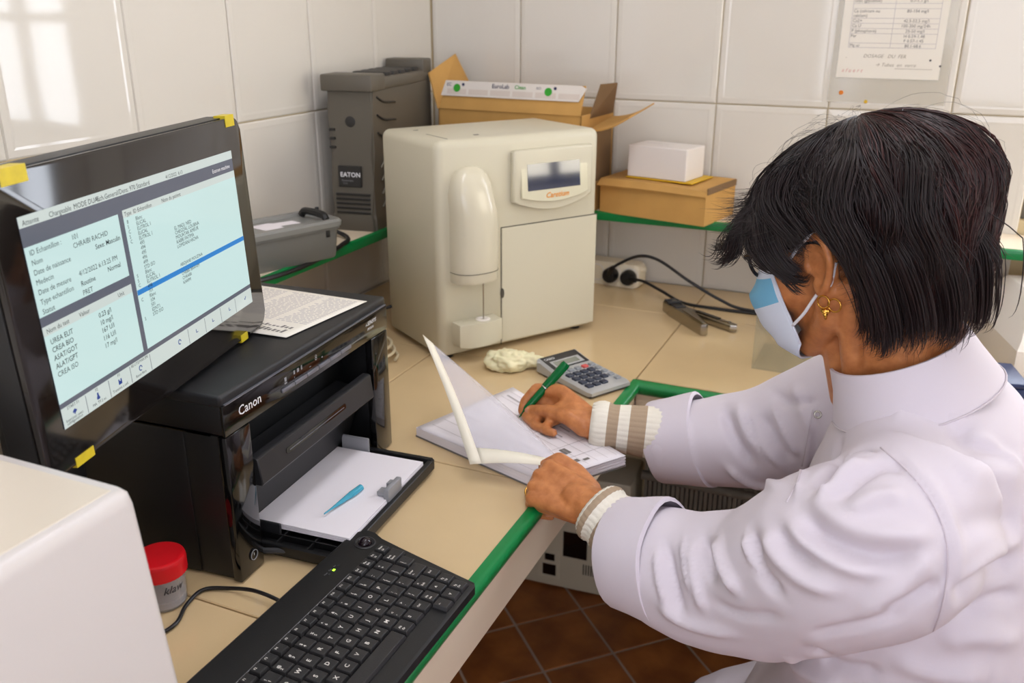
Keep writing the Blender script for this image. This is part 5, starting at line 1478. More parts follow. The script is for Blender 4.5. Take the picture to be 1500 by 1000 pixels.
no = np.empty(nv * 3, np.float32); coat_me.vertices.foreach_get('normal', no); no = no.reshape(-1, 3)
disp = np.zeros(nv)
for pts, wd, hg in FOLDS:
    line = on_surface(tree, catmull2(pts), 8)
    if len(line) < 3: continue
    Lp = np.array([tuple(p) for p in line])
    sel = np.where(((co - Lp.mean(0)) ** 2).sum(1) < (0.35 ** 2))[0]
    best = np.full(len(sel), 9.0); tt = np.zeros(len(sel))
    for i in range(len(Lp) - 1):
        a, b = Lp[i], Lp[i + 1]; ab = b - a
        if (ab ** 2).sum() > 0.0025: continue
        u = np.clip(((co[sel] - a) @ ab) / max((ab ** 2).sum(), 1e-9), 0, 1)
        d = np.sqrt(((co[sel] - a - u[:, None] * ab) ** 2).sum(1))
        s = d < best
        best[s] = d[s]; tt[s] = (i + u[s]) / (len(Lp) - 1)
    fade = np.clip(np.minimum(tt, 1 - tt) * 5, 0.15, 1)
    disp[sel] += 1.55 * hg * fade * np.exp(-(best / (wd * 0.68)) ** 2)
# the loose cloth everywhere else
for i in range(nv):
    p = Vector(co[i])
    disp[i] += 0.0028 * noise.noise(p * 11) + 0.0014 * noise.noise(p * 26 + Vector((5, 2, 8)))
co2 = co + no * disp[:, None]
coat_me.vertices.foreach_set('co', co2.astype(np.float32).ravel()); coat_me.update()
tree = mesh_bvh(coat_me)
coat_o = pobj('lab_coat', coat_me, M['coat'])

def seam(pts, rad=0.0009, name='seam', m='seam', lift=0.0):
    line = on_surface(tree, catmull2(pts), 6)
    if len(line) < 3: return
    runs = [[line[0]]]
    for p in line[1:]:
        if (p - runs[-1][-1]).length > 0.035: runs.append([p])
        else: runs[-1].append(p)
    for r in runs:
        if len(r) > 5:
            bm = bmn(); tube(bm, [q + (CAM_POS - q).normalized() * 0.0006 for q in r], rad, 6); pobj(name, bm, M[m])
seam([(1290, 655), (1330, 690), (1365, 735), (1385, 785), (1388, 840), (1375, 905), (1352, 953)])
seam([(1190, 600), (1181, 650), (1170, 700), (1152, 735)])

# snap fastener
h = tree.ray_cast(CAM_POS, (at(1198, 607, 1) - CAM_POS).normalized())
if h[0] is not None:
    bm = bmn(); lathe(bm, [(0.0032, 0.0), (0.0056, 0.0), (0.0056, 0.001), (0.0046, 0.0017), (0.0034, 0.001)], 24, Matrix.Translation(h[0]) @ Vector((0, 0, 1)).rotation_difference(h[1]).to_matrix().to_4x4())
    pobj('snap_fastener', bm, M['steel'])

# collar: a standing band round the neck, open at the front
def collar_ring(cent, lat, dep, tilt, n=36, gap=0.30):
    b = Vector((math.cos(tilt), 0, math.sin(tilt)))
    out = []
    for i in range(n + 1):
        a = PI - gap - (2 * PI - 2 * gap) * i / n       # from front left round the back to front right
        out.append(Vector(cent) + b * dep * math.cos(a) + YL * lat * math.sin(a) * -1)
    return out
bm = bmn()
r0 = collar_ring((1.203, -1.076, 1.092), 0.106, 0.094, 0.42)
r1 = collar_ring((1.188, -1.078, 1.125), 0.091, 0.082, 0.42)
r2 = collar_ring((1.176, -1.079, 1.148), 0.084, 0.076, 0.42)
r3 = collar_ring((1.176, -1.079, 1.148), 0.081, 0.073, 0.42)
r4 = collar_ring((1.188, -1.078, 1.122), 0.086, 0.077, 0.42)
r5 = collar_ring((1.203, -1.076, 1.090), 0.098, 0.086, 0.42)
R = [[bm.verts.new(p) for p in r] for r in (r0, r1, r2, r3, r4, r5)]
for a, b in zip(R, R[1:]):
    for k in range(len(a) - 1): bm.faces.new((a[k], a[k + 1], b[k + 1], b[k]))
for k in (0, -1): bm.faces.new([r[k] for r in R])
pobj('collar', bm, M['coat'], angle=50)

bm = bmn(); tube(bm, [p_ + (p_ - Vector((1.203, -1.076, 1.092))).normalized() * 0.0008 for p_ in r0], 0.0012, 6); pobj('collar_seam', bm, M['seam'])
# cuffs: turned-back bands at the sleeve ends
def ring_at(c, d, up, a, b, n=36, sag=0.0):
    d = Vector(d).normalized(); up = (Vector(up) - d * Vector(up).dot(d)).normalized(); s = d.cross(up)
    out = []
    for i in range(n):
        t = 2 * PI * i / n
        w = 1 + 0.03 * math.sin(3 * t + 0.5) + 0.02 * math.sin(5 * t)
        out.append(Vector(c) + up * a * math.cos(t) * w + s * b * math.sin(t) * w - up * sag)
    return out
def cuff(c0, c1, a0, a1, up=(0, 0, 1), asp=0.9, lean=0.0):
    d = (c1 - c0).normalized()
    nrm = (d + Vector((0, 0, 1)) * lean).normalized()
    bm = bmn()
    lo = []
    for t, k in ((0.0, 1.0), (0.03, 1.07), (0.25, 1.06), (0.6, 1.03), (0.95, 1.02), (1.0, 1.0), (1.0, 0.96), (0.6, 0.95), (0.2, 0.93)):
        r = a0 + (a1 - a0) * t
        lo.append(ring_at(c0 + (c1 - c0) * t, nrm, up, r * k, r * k * asp))
    loft(bm, lo, cap=False)
    return pobj('cuff', bm, M['coat'], angle=60)
cuff(at(985, 828, 1.112), at(912, 812, 1.162), 0.076, 0.070, lean=-0.10)
cuff(at(1036, 646, 1.365), at(964, 650, 1.405), 0.070, 0.064, lean=-0.12)

# striped rib-knit sweater cuffs showing at both wrists
M['knit_cream'] = mat('cream_knit', '#e6dfd0', 0.9, bump=0.3, bscale=700)
M['knit_tan'] = mat('tan_knit', '#ab957c', 0.9, bump=0.3, bscale=700)
def knit(pts, rads, bands, up=(0, 0, 1)):
    """bands: for every ring gap the index of its yarn"""
    P = [Vector(p) for p in pts]
    bm = bmn(); R = []
    n = 84
    for i, (p, r) in enumerate(zip(P, rads)):
        d = (P[min(i + 1, len(P) - 1)] - P[max(i - 1, 0)]).normalized()
        u = (Vector(up) - d * Vector(up).dot(d)).normalized(); s = d.cross(u)
        R.append([bm.verts.new(p + (u * math.cos(2 * PI * k / n) + s * math.sin(2 * PI * k / n)) * (r * (1 + (0.035 if k % 3 == 0 else 0.0)))) for k in range(n)])
    for i, (a, b) in enumerate(zip(R, R[1:])):
        for k in range(n):
            f = bm.faces.new((a[k], a[(k + 1) % n], b[(k + 1) % n], b[k])); f.material_index = bands[i]
    me = bpy.data.meshes.new('sweater_cuff')
    bmesh.ops.recalc_face_normals(bm, faces=bm.faces[:])
    bm.to_mesh(me); bm.free()
    me.materials.append(M['knit_cream']); me.materials.append(M['knit_tan'])
    return pobj('sweater_cuff', me, None)
def knit_line(a, b, m): return [a + (b - a) * k / m for k in range(m + 1)]
a, b = at(866, 622, 1.398), at(1010, 640, 1.375)
PK = knit_line(a, b, 18)
rk = [0.0335, 0.0372, 0.0385, 0.0372, 0.0345] + [0.0352 + 0.0007 * k for k in range(14)]
knit([PK[0] + (PK[1] - PK[0]) * 0.6] + PK, [0.030] + rk, [0, 0, 0, 0, 1, 1, 0, 0, 1, 1, 1, 0, 0, 0, 1, 1, 0, 0, 1])
a, b = WL + Vector((0.010, -0.003, 0.0)), at(935, 800, 1.15)
PK = knit_line(a, b, 16)
rk = [0.036, 0.0395, 0.041, 0.041, 0.0385, 0.039] + [0.041 + 0.0006 * k for k in range(11)]
knit([PK[0] + (PK[1] - PK[0]) * 0.7] + PK, [0.032] + rk, [0, 0, 1, 1, 0, 0, 0, 1, 1, 1, 0, 0, 0, 1, 1, 0, 0])

# ---- eyes, mask, spectacles, earring
for s in (-1, 1):
    bm = bmn(); bmesh.ops.create_uvsphere(bm, u_segments=20, v_segments=12, radius=0.012, matrix=Matrix.Translation(hd(0.083, s * 0.031, 0.022)))
    pobj('eyeball', bm, M['eye'])
    bm = bmn(); d = (HF - HU * 0.5).normalized()
    bmesh.ops.create_icosphere(bm, subdivisions=2, radius=0.0055, matrix=Matrix.Translation(hd(0.083, s * 0.031, 0.022) + d * 0.0085)); pobj('iris', bm, M['iris'])
    bm = bmn(); bmesh.ops.create_uvsphere(bm, u_segments=24, v_segments=16, radius=0.0132)
    bmesh.ops.bisect_plane(bm, geom=bm.verts[:] + bm.edges[:] + bm.faces[:], plane_co=(0, 0, 0), plane_no=(-0.55, 0, 1), clear_inner=True)
    bmesh.ops.transform(bm, matrix=Matrix.Translation(hd(0.083, s * 0.031, 0.022)) @ Matrix(((HF.x, HL.x, HU.x, 0), (HF.y, HL.y, HU.y, 0), (HF.z, HL.z, HU.z, 0), (0, 0, 0, 1))), verts=bm.verts[:])
    el_ = pobj('eyelid', bm, M['skin']); sd_ = el_.modifiers.new('t', 'SOLIDIFY'); sd_.thickness = 0.001
    bm = bmn(); tube(bm, [hd(0.094, s * 0.014, 0.040), hd(0.094, s * 0.03, 0.045), hd(0.082, s * 0.048, 0.042)], (0.002, 0.003, 0.0015), 8); pobj('eyebrow', bm, M['iris'])

def mask_pt(u, v):
    """u -1..1 from her right cheek to her left, v 0..1 from nose bridge to under the chin"""
    ctr = [(0.0, 0.108, 0.006), (0.12, 0.116, -0.006), (0.30, 0.137, -0.026), (0.5, 0.136, -0.050), (0.7, 0.125, -0.075), (0.86, 0.112, -0.098), (1.0, 0.080, -0.118)]
    edg = [(0.0, 0.070, 0.002), (0.12, 0.068, -0.006), (0.30, 0.064, -0.020), (0.5, 0.061, -0.038), (0.7, 0.058, -0.056), (0.86, 0.057, -0.072), (1.0, 0.056, -0.090)]
    def ip(tab):
        for (a, f0, u0), (b, f1, u1) in zip(tab, tab[1:]):
            if v <= b + 1e-9:
                k = (v - a) / (b - a); return f0 + (f1 - f0) * k, u0 + (u1 - u0) * k
        return tab[-1][1:]
    fc, uc = ip(ctr); fe, ue = ip(edg)
    w = abs(u) ** 1.9
    lat = 0.061 + 0.006 * math.sin(PI * v)
    pleat = 0.0012 * math.sin(v * 2 * PI * 3.5) * (1 - abs(u) ** 4)
    return hd(fc + (fe - fc) * w + pleat, math.sin(u * PI / 2 * 0.92) * lat / math.sin(PI / 2 * 0.92), uc + (ue - uc) * w)
nu, nvv = 64, 56
bm = bmn()
G = [[bm.verts.new(mask_pt(-1 + 2 * i / nu, j / nvv)) for j in range(nvv + 1)] for i in range(nu + 1)]
for i in range(nu):
    for j in range(nvv):
        f = bm.faces.new((G[i][j], G[i + 1][j], G[i + 1][j + 1], G[i][j + 1]))
        um, vm = -1 + 2 * (i + 0.5) / nu, (j + 0.5) / nvv
        f.material_index = 1 if (0.13 < vm < 0.47 and abs(um) < 0.97) else 0
bmesh.ops.recalc_face_normals(bm, faces=bm.faces[:])
me = bpy.data.meshes.new('face_mask'); bm.to_mesh(me); bm.free()
me.materials.append(M['mask_white']); me.materials.append(M['mask_blue'])
mk = pobj('face_mask', me, None)
sd = mk.modifiers.new('t', 'SOLIDIFY'); sd.thickness = 0.0012; sd.offset = 1
bm = bmn()
for s in (-1, 1):
    edge = [mask_pt(s, j / 10) for j in range(11)]
    tube(bm, edge, 0.0016, 6)
tube(bm, [mask_pt(-1 + 2 * i / 20, 0) for i in range(21)], 0.0016, 6); tube(bm, [mask_pt(-1 + 2 * i / 20, 1) for i in range(21)], 0.0016, 6)
pobj('mask_binding', bm, M['mask_white'], mk)
for s in (-1, 1):
    bm = bmn(); tube(bm, smooth_path([mask_pt(s, 0.04), hd(0.040, s * 0.070, 0.010), hd(0.012, s * 0.0815, 0.027), hd(-0.010, s * 0.084, 0.036), hd(-0.022, s * 0.078, 0.028)], 6), 0.0019, 8); pobj('ear_loop', bm, M['elastic'], mk)
    bm = bmn(); tube(bm, smooth_path([mask_pt(s, 0.80), hd(0.034, s * 0.0715, -0.052), hd(0.010, s * 0.074, -0.032), hd(-0.010, s * 0.078, -0.024), hd(-0.022, s * 0.076, 0.0)], 6), 0.0019, 8); pobj('ear_loop', bm, M['elastic'], mk)

gl = bpy.data.objects.new('spectacles', None); COL.objects.link(gl); gl.parent = person
for s in (-1, 1):
    bm = bmn(); ring = []
    for k in range(33):
        a = 2 * PI * k / 32
        ring.append(hd(0.106 - 0.012 * abs(math.cos(a) * 0.5 + 0.5 * s * 0 + 0.5) if False else 0.107 - 0.010 * (0.5 + 0.5 * math.cos(a)), s * (0.034 + 0.026 * math.cos(a)), 0.016 + 0.021 * math.sin(a)))
    tube(bm, ring, 0.0022, 8); pobj('rim', bm, M['spectacle'], gl)
    bm = bmn(); vs = [bm.verts.new(p) for p in ring[:-1]]; bm.faces.new(vs); pobj('lens', bm, M['lens'], gl)
    bm = bmn(); tube(bm, smooth_path([hd(0.098, s * 0.061, 0.024), hd(0.092, s * 0.070, 0.024), hd(0.05, s * 0.077, 0.025), hd(0.0, s * 0.080, 0.028), hd(-0.02, s * 0.078, 0.018)], 5), 0.0024, 8); pobj('temple_arm', bm, M['spectacle'], gl)
    bm = bmn(); tube(bm, [hd(0.094, s * 0.0705, 0.0265), hd(0.075, s * 0.0755, 0.027)], 0.0016, 6); pobj('hinge', bm, M['gold'], gl)
bm = bmn(); tube(bm, [hd(0.108, -0.009, 0.020), hd(0.111, 0, 0.023), hd(0.108, 0.009, 0.020)], 0.0020, 8); pobj('bridge', bm, M['spectacle'], gl)

bm = bmn()
ec = hd(0.000, 0.0795, -0.034)
for c_, r_ in ((hd(0.001, 0.081, -0.041), 0.0068), (hd(-0.010, 0.079, -0.047), 0.0072)):
    tube(bm, [c_ + HF * r_ * math.cos(2 * PI * k / 24) + HU * r_ * math.sin(2 * PI * k / 24) for k in range(25)], 0.0010, 8)
chain(bm, [hd(0.001, 0.083, -0.052), hd(0.002, 0.083, -0.060)], (0.0036, 0.0012))
chain(bm, [hd(0.004, 0.083, -0.050), hd(-0.003, 0.083, -0.052)], (0.0022, 0.0026))
pobj('earring', bm, M['gold'])

# ---- hair: dark wavy bob built as thousands of tapered strands over a dark cap
def hair_mat(name):
    m = bpy.data.materials.new(name); m.use_nodes = True
    nt = m.node_tree; b = nt.nodes['Principled BSDF']
    at_ = nt.nodes.new('ShaderNodeAttribute'); at_.attribute_name = 'tint'
    r = nt.nodes.new('ShaderNodeValToRGB')
    r.color_ramp.elements[0].color = (*lin('#150d0d'), 1); r.color_ramp.elements[1].color = (*lin('#4a1d19'), 1)
    e = r.color_ramp.elements.new(0.55); e.color = (*lin('#271818'), 1)
    nt.links.new(at_.outputs['Fac'], r.inputs['Fac']); nt.links.new(r.outputs['Color'], b.inputs['Base Color'])
    b.inputs['Roughness'].default_value = 0.40
    b.inputs['Specular IOR Level'].default_value = 0.55
    return m
M['hair'] = hair_mat('dark_hair')
HC = (-0.045, 0.0, 0.048)
HRF, HRL, HRU = 0.125, 0.115, 0.100
def lower(phi):
    """how far down (height above the ear line) the hair reaches, by direction phi (0 = forehead, 90 = ear)"""
    a = abs(math.degrees(phi))
    tab = [(0, 0.042), (20, 0.038), (36, 0.028), (48, 0.004), (57, -0.002), (63, 0.034), (82, 0.036), (87, -0.030), (91, -0.074), (96, -0.096), (118, -0.102), (180, -0.100)]
    for (x0, y0), (x1, y1) in zip(tab, tab[1:]):
        if a <= x1: return y0 + (y1 - y0) * (a - x0) / (x1 - x0)
    return tab[-1][1]
def hair_point(phi, t, layer, lo):
    """a point on the way from the crown (t = 0) to the tip (t = 1)"""
    want = lo - HC[2]
    if want >= 0:
        th = t * math.acos(min(1, want / HRU)); h = HRU * math.cos(th); rad = math.sin(th)
    else:
        arc = 0.165; tot = arc - want; sarc = t * tot
        if sarc < arc: th = sarc / arc * PI / 2; h = HRU * math.cos(th); rad = math.sin(th)
        else: h = -(sarc - arc); rad = 1.0 - 0.60 * min(1, (-h / 0.16)) ** 1.3
    a_ = abs(math.degrees(phi))
    w = max(0.0, 1 - abs(a_ - 80) / 44); w = w * w * (3 - 2 * w)
    low = min(1.0, max(0.0, (0.045 - h) / 0.07))
    rad *= 1 - 0.30 * w * low
    fr_ = HRF * (1.13 if math.cos(phi) > 0 else 1.0)
    sl_ = HRL * (0.90 if math.sin(phi) > 0 else 1.0)
    hh = h * (0.55 + 0.45 * layer) if h > 0 else h
    return (HC[0] + fr_ * rad * math.cos(phi) * layer, HC[1] + sl_ * rad * math.sin(phi) * layer, HC[2] + hh)
rs = np.random.RandomState(5)
NS, NP = 12000, 13
verts = np.zeros((NS, NP, 3, 3), np.float32)
tint = np.zeros((NS, NP, 3), np.float32)
rr_ = random.Random(11)
NCL = 260
clump = [(rr_.uniform(-PI, PI), rr_.uniform(0.0, 0.35), rr_.uniform(-1, 1), rr_.uniform(0.4, 1.0), rr_.uniform(0, 6.28)) for _ in range(NCL)]
for sidx in range(NS):
    cphi, ct0, cb, camp, cph = clump[sidx % NCL]
    phi = cphi + rr_.gauss(0, 0.042)
    phi = (phi + PI) % (2 * PI) - PI
    layer = 1.0 - 0.24 * rr_.random() ** 1.6 + 0.02 * cb
    lo = lower(phi) + rr_.gauss(0, 0.013) + 0.016 * cb + 0.03 * (1 - layer)
    t0 = 0.02 + ct0 * rr_.random() * 1.6
    flick = (0.042 if abs(phi) < 0.9 else 0.016) * rr_.uniform(0.2, 1.4) * (0.5 + camp * 0.7)
    bend = cb * 0.20
    ra = rr_.uniform(0.00040, 0.00075)
    pts = []
    seedv = Vector((cph * 3, cb * 5, camp * 7))
    for k in range(NP):
        t = t0 + (1 - t0) * k / (NP - 1)
        ph = phi + bend * t * t + 0.23 * math.sin(t * 7.5 + cph) * camp * t
        # locks in front of the ear sweep forward, locks above it are tucked behind
        a = math.degrees(ph)
        if 54 < abs(a) < 92: ph += math.copysign(math.radians(11) * t * t * (1 if abs(a) > 70 else -1), ph)
        f, l, u = hair_point(ph, t, layer * (1 + 0.08 * cb * math.sin(t * 6.5 + cph) * min(1, t * 3)), lo)
        wv = Vector((f, l, u)) * 13 + seedv * 0.15
        amp = 0.027 * t
        f += amp * noise.noise(wv) + 0.0015 * rr_.gauss(0, 1) * t * 0.5; l += amp * noise.noise(wv + Vector((7, 1, 3))); u += 0.006 * t * noise.noise(wv + Vector((2, 9, 4)))
        e = max(0.0, (t - 0.72) / 0.28)
        if abs(phi) > 1.3:
            tw = -(0.030 + 0.022 * cb) * e * e * math.copysign(1, phi) * camp
            f += -tw * math.sin(phi) ; l += tw * math.cos(phi); u += 0.018 * camp * e ** 3
        f += flick * e * e * math.cos(phi); l += flick * e * e * math.sin(phi) * 0.8; u += flick * 0.55 * e ** 3
        pts.append(hd(f, l, u))
    red = 0.18 + 0.14 * cb + 0.25 * rr_.random() + (0.55 if abs(phi) > 2.0 else 0.0) * rr_.random()
    prevN = None
    for k in range(NP):
        d = (pts[min(k + 1, NP - 1)] - pts[max(k - 1, 0)])
        d = d.normalized() if d.length > 1e-7 else Vector((0, 0, 1))
        n1 = d.cross(Vector((0.31, 0.87, 0.39))).normalized(); n2 = d.cross(n1)
        r = ra * (1.0 if k < NP - 4 else (NP - 1 - k) / 4 + 0.08)
        for q in range(3):
            an = 2 * PI * q / 3
            verts[sidx, k, q] = pts[k] + n1 * (r * math.cos(an)) + n2 * (r * math.sin(an))
        tint[sidx, k, :] = min(1, max(0, red))
def strand_mesh(name, V, T):
    ns, npp = V.shape[:2]
    me = bpy.data.meshes.new(name)
    nvt = ns * npp * 3
    idx = np.arange(nvt).reshape(ns, npp, 3)
    quads = np.stack([idx[:, :-1, :], np.roll(idx, -1, 2)[:, :-1, :], np.roll(idx, -1, 2)[:, 1:, :], idx[:, 1:, :]], -1).reshape(-1, 4)
    me.vertices.add(nvt); me.vertices.foreach_set('co', V.reshape(-1))
    me.loops.add(quads.size); me.loops.foreach_set('vertex_index', quads.reshape(-1).astype(np.int32))
    me.polygons.add(len(quads)); me.polygons.foreach_set('loop_start', np.arange(0, quads.size, 4, dtype=np.int32))
    me.update(calc_edges=True); me.validate()
    at2 = me.attributes.new('tint', 'FLOAT', 'POINT'); at2.data.foreach_set('value', T.reshape(-1))
    return me
hair_o = pobj('hair', strand_mesh('hair', verts, tint), M['hair'])
hair_o['kind'] = 'stuff'
# loose locks drawn by hand: before the ear, over the temple, at the nape and in the fringe
LOCKS = [
    ([(0.075, 0.070, 0.070), (0.072, 0.084, 0.040), (0.060, 0.088, 0.018), (0.046, 0.086, 0.006), (0.038, 0.085, 0.012)], 70, 0.006),
    ([(0.060, 0.080, 0.072), (0.054, 0.092, 0.040), (0.044, 0.092, 0.012), (0.030, 0.086, -0.008), (0.018, 0.086, -0.012), (0.010, 0.088, -0.006)], 80, 0.006),
    ([(0.040, 0.085, 0.075), (0.036, 0.095, 0.046), (0.030, 0.094, 0.018), (0.020, 0.090, 0.002), (0.010, 0.088, 0.0)], 70, 0.005),
    ([(0.020, 0.088, 0.075), (0.014, 0.097, 0.050), (0.010, 0.096, 0.030), (0.002, 0.092, 0.022)], 60, 0.006),
    ([(0.050, 0.082, 0.030), (0.042, 0.086, -0.004), (0.034, 0.080, -0.024), (0.026, 0.078, -0.030)], 14, 0.004),
    ([(-0.006, 0.090, 0.080), (-0.020, 0.098, 0.054), (-0.036, 0.094, 0.026), (-0.047, 0.086, -0.010), (-0.048, 0.082, -0.045), (-0.040, 0.079, -0.074), (-0.028, 0.078, -0.086)], 110, 0.005),
    ([(-0.024, 0.092, 0.080), (-0.040, 0.100, 0.045), (-0.054, 0.096, 0.010), (-0.058, 0.089, -0.030), (-0.054, 0.083, -0.068), (-0.044, 0.077, -0.092), (-0.030, 0.073, -0.098)], 140, 0.007),
    ([(-0.050, 0.095, 0.060), (-0.062, 0.099, 0.015), (-0.066, 0.090, -0.030), (-0.062, 0.078, -0.075), (-0.050, 0.066, -0.105), (-0.036, 0.060, -0.110)], 130, 0.009),
    ([(-0.080, 0.085, 0.050), (-0.094, 0.084, 0.000), (-0.094, 0.070, -0.050), (-0.084, 0.055, -0.095), (-0.066, 0.045, -0.116)], 120, 0.010),
    ([(-0.110, 0.060, 0.040), (-0.126, 0.056, -0.020), (-0.120, 0.042, -0.072), (-0.104, 0.030, -0.108), (-0.086, 0.024, -0.118)], 110, 0.010),
    ([(-0.130, 0.020, 0.040), (-0.146, 0.010, -0.020), (-0.136, 0.000, -0.070), (-0.120, -0.01, -0.104), (-0.104, -0.015, -0.112)], 100, 0.010),
    ([(0.085, 0.045, 0.085), (0.108, 0.048, 0.062), (0.124, 0.046, 0.044), (0.142, 0.044, 0.040), (0.158, 0.044, 0.048)], 90, 0.008),
    ([(0.080, 0.060, 0.080), (0.098, 0.070, 0.052), (0.110, 0.072, 0.034), (0.124, 0.072, 0.026), (0.138, 0.074, 0.028)], 90, 0.008),
    ([(0.090, 0.020, 0.088), (0.114, 0.020, 0.064), (0.132, 0.018, 0.050), (0.152, 0.016, 0.052)], 70, 0.008),
    ([(-0.020, 0.050, 0.126), (0.010, 0.085, 0.110), (0.020, 0.104, 0.080), (0.004, 0.106, 0.045), (-0.014, 0.100, 0.020)], 120, 0.010),
    ([(-0.060, 0.050, 0.128), (-0.070, 0.092, 0.102), (-0.060, 0.112, 0.060), (-0.066, 0.106, 0.015), (-0.054, 0.094, -0.030)], 120, 0.011),
    ([(-0.100, 0.040, 0.116), (-0.126, 0.072, 0.083), (-0.122, 0.088, 0.035), (-0.126, 0.078, -0.015), (-0.110, 0.066, -0.055)], 120, 0.011),
]
ntot = sum(q[1] for q in LOCKS)
vl = np.zeros((ntot, NP, 3, 3), np.float32); tl = np.zeros((ntot, NP, 3), np.float32)
si = 0
for ctl, cnt, wid in LOCKS:
    base = smooth_path(ctl, 8); nb_ = len(base)
    for q_ in range(cnt):
        ox, oy, oz = rr_.gauss(0, wid), rr_.gauss(0, wid * 0.45), rr_.gauss(0, wid * 0.5)
        cut = rr_.uniform(0.78, 1.0); pts = []
        for k in range(NP):
            x = k / (NP - 1) * cut * (nb_ - 1); i0 = min(int(x), nb_ - 2)
            p = base[i0].lerp(base[i0 + 1], x - i0)
            e = k / (NP - 1); spread = (0.25 + 0.95 * min(1, e * 3)) - 0.45 * e + 0.15 * e * e
            pts.append(hd(p.x + ox * spread, p.y + oy * spread, p.z + oz * spread + 0.002 * math.sin(e * 6 + q_)))
        col = min(1, max(0, 0.28 + rr_.gauss(0, 0.14)))
        ra = rr_.uniform(0.00035, 0.0007)
        for k in range(NP):
            d = (pts[min(k + 1, NP - 1)] - pts[max(k - 1, 0)]).normalized()
            n1 = d.cross(Vector((0.31, 0.87, 0.39))).normalized(); n2 = d.cross(n1)
            r = ra * (1.0 if k < NP - 4 else (NP - 1 - k) / 4 + 0.08)
            for q in range(3):
                an = 2 * PI * q / 3
                vl[si, k, q] = pts[k] + (n1 * math.cos(an) + n2 * math.sin(an)) * r
            tl[si, k, :] = col
        si += 1
lk = pobj('loose_locks', strand_mesh('loose_locks', vl, tl), M['hair'], hair_o); lk['kind'] = 'stuff'
# dark cap under the strands
bm = bmn()
rings = []
NA = 64
for j in range(1, 15):
    t = j / 14
    ring = []
    for i in range(NA):
        ph = -PI + 2 * PI * i / NA
        lo = lower(ph) + 0.012
        f, l, u = hair_point(ph, t * 0.96, 0.80, lo)
        ring.append(hd(f, l, u))
    rings.append(ring)
loft(bm, rings, cap=True)
cap_o = pobj('hair_underlayer', bm, mat('hair_under', '#120b0c', 0.6), person)
# flyaway hairs
NF = 130
vf = np.zeros((NF, NP, 3, 3), np.float32); tf = np.full((NF, NP, 3), 0.25, np.float32)
for i in range(NF):
    phi = rr_.uniform(-PI, PI); st = rr_.uniform(0.05, 0.6); ln = rr_.uniform(0.12, 0.4); lift = rr_.uniform(0.004, 0.024)
    pts = []
    for k in range(NP):
        t = st + ln * k / (NP - 1); e = k / (NP - 1)
        f, l, u = hair_point(phi + 0.5 * e * rr_.choice((0.2, 0.6)), t, 0.99 + lift * 8 * math.sin(e * PI * 0.8) * 0.5, lower(phi))
        f += 0.004 * noise.noise(Vector((i, e * 3, 0))); u += lift * math.sin(e * PI * 0.75)
        pts.append(hd(f, l, u))
    for k in range(NP):
        d = (pts[min(k + 1, NP - 1)] - pts[max(k - 1, 0)]).normalized()
        n1 = d.cross(Vector((0.31, 0.87, 0.39))).normalized(); n2 = d.cross(n1)
        for q in range(3):
            an = 2 * PI * q / 3
            vf[i, k, q] = pts[k] + (n1 * math.cos(an) + n2 * math.sin(an)) * 0.00014
fo = pobj('stray_hairs', strand_mesh('stray_hairs', vf, tf), M['hair'], hair_o); fo['kind'] = 'stuff'

# ---- trousers, shoes and the stool she sits on
bm = bmn()
for s in (-1, 1):
    chain(bm, [(1.28, -1.06 - s * 0.085, 0.53), (0.98, -1.06 - s * 0.10, 0.42), (1.02, -1.06 - s * 0.10, 0.25), (1.05, -1.06 - s * 0.10, 0.10)], (0.095, 0.074, 0.066, 0.058))
chain(bm, [(1.29, -1.13, 0.55), (1.29, -0.99, 0.55)], (0.11, 0.11))
pobj('trousers', fuse(bm, 0.010, 4), M['trousers'])
for s in (-1, 1):
    bm = bmn(); y = -1.06 - s * 0.108
    loft(bm, [[(0.89 + 0.20 * k / 8 * 1.0 - 0.03, y + w * sx, z) for sx, z in ((-1, 0.0), (1, 0.0), (0.85, h), (-0.85, h))] for k, (w, h) in enumerate(((0.016, 0.022), (0.034, 0.036), (0.042, 0.05), (0.043, 0.062), (0.040, 0.072), (0.037, 0.082), (0.036, 0.088), (0.036, 0.088), (0.028, 0.080)))])
    pobj('shoe', bm, M['black'])
o = thing('stool', 'round dark stool under the seated woman', 'stool', (1.29, -1.06, 0.0))
bm = bmn(); lathe(bm, [(0, 0.36), (0.17, 0.36), (0.185, 0.372), (0.185, 0.405), (0.17, 0.423), (0, 0.43)], 40); obj('seat', bm, M['stool'], o)
bm = bmn(); lathe(bm, [(0.02, 0.06), (0.02, 0.36), (0.0, 0.36), (0, 0.06), (0.02, 0.06)], 20); obj('column', bm, M['chrome'], o)
for k in range(5):
    a = 2 * PI * k / 5 + 0.3
    bm = bmn(); tube(bm, [(0.0, 0, 0.085), (0.13 * math.cos(a), 0.13 * math.sin(a), 0.062), (0.25 * math.cos(a), 0.25 * math.sin(a), 0.052)], (0.018, 0.016, 0.012), 10); lg = obj('leg', bm, M['chrome'], o)
    bm = bmn(); lathe(bm, [(0, 0.0), (0.02, 0.004), (0.025, 0.025), (0.02, 0.046), (0, 0.05)], 16, Matrix.Translation((0.25 * math.cos(a), 0.25 * math.sin(a), 0.0))); obj('castor', bm, M['black'], lg)

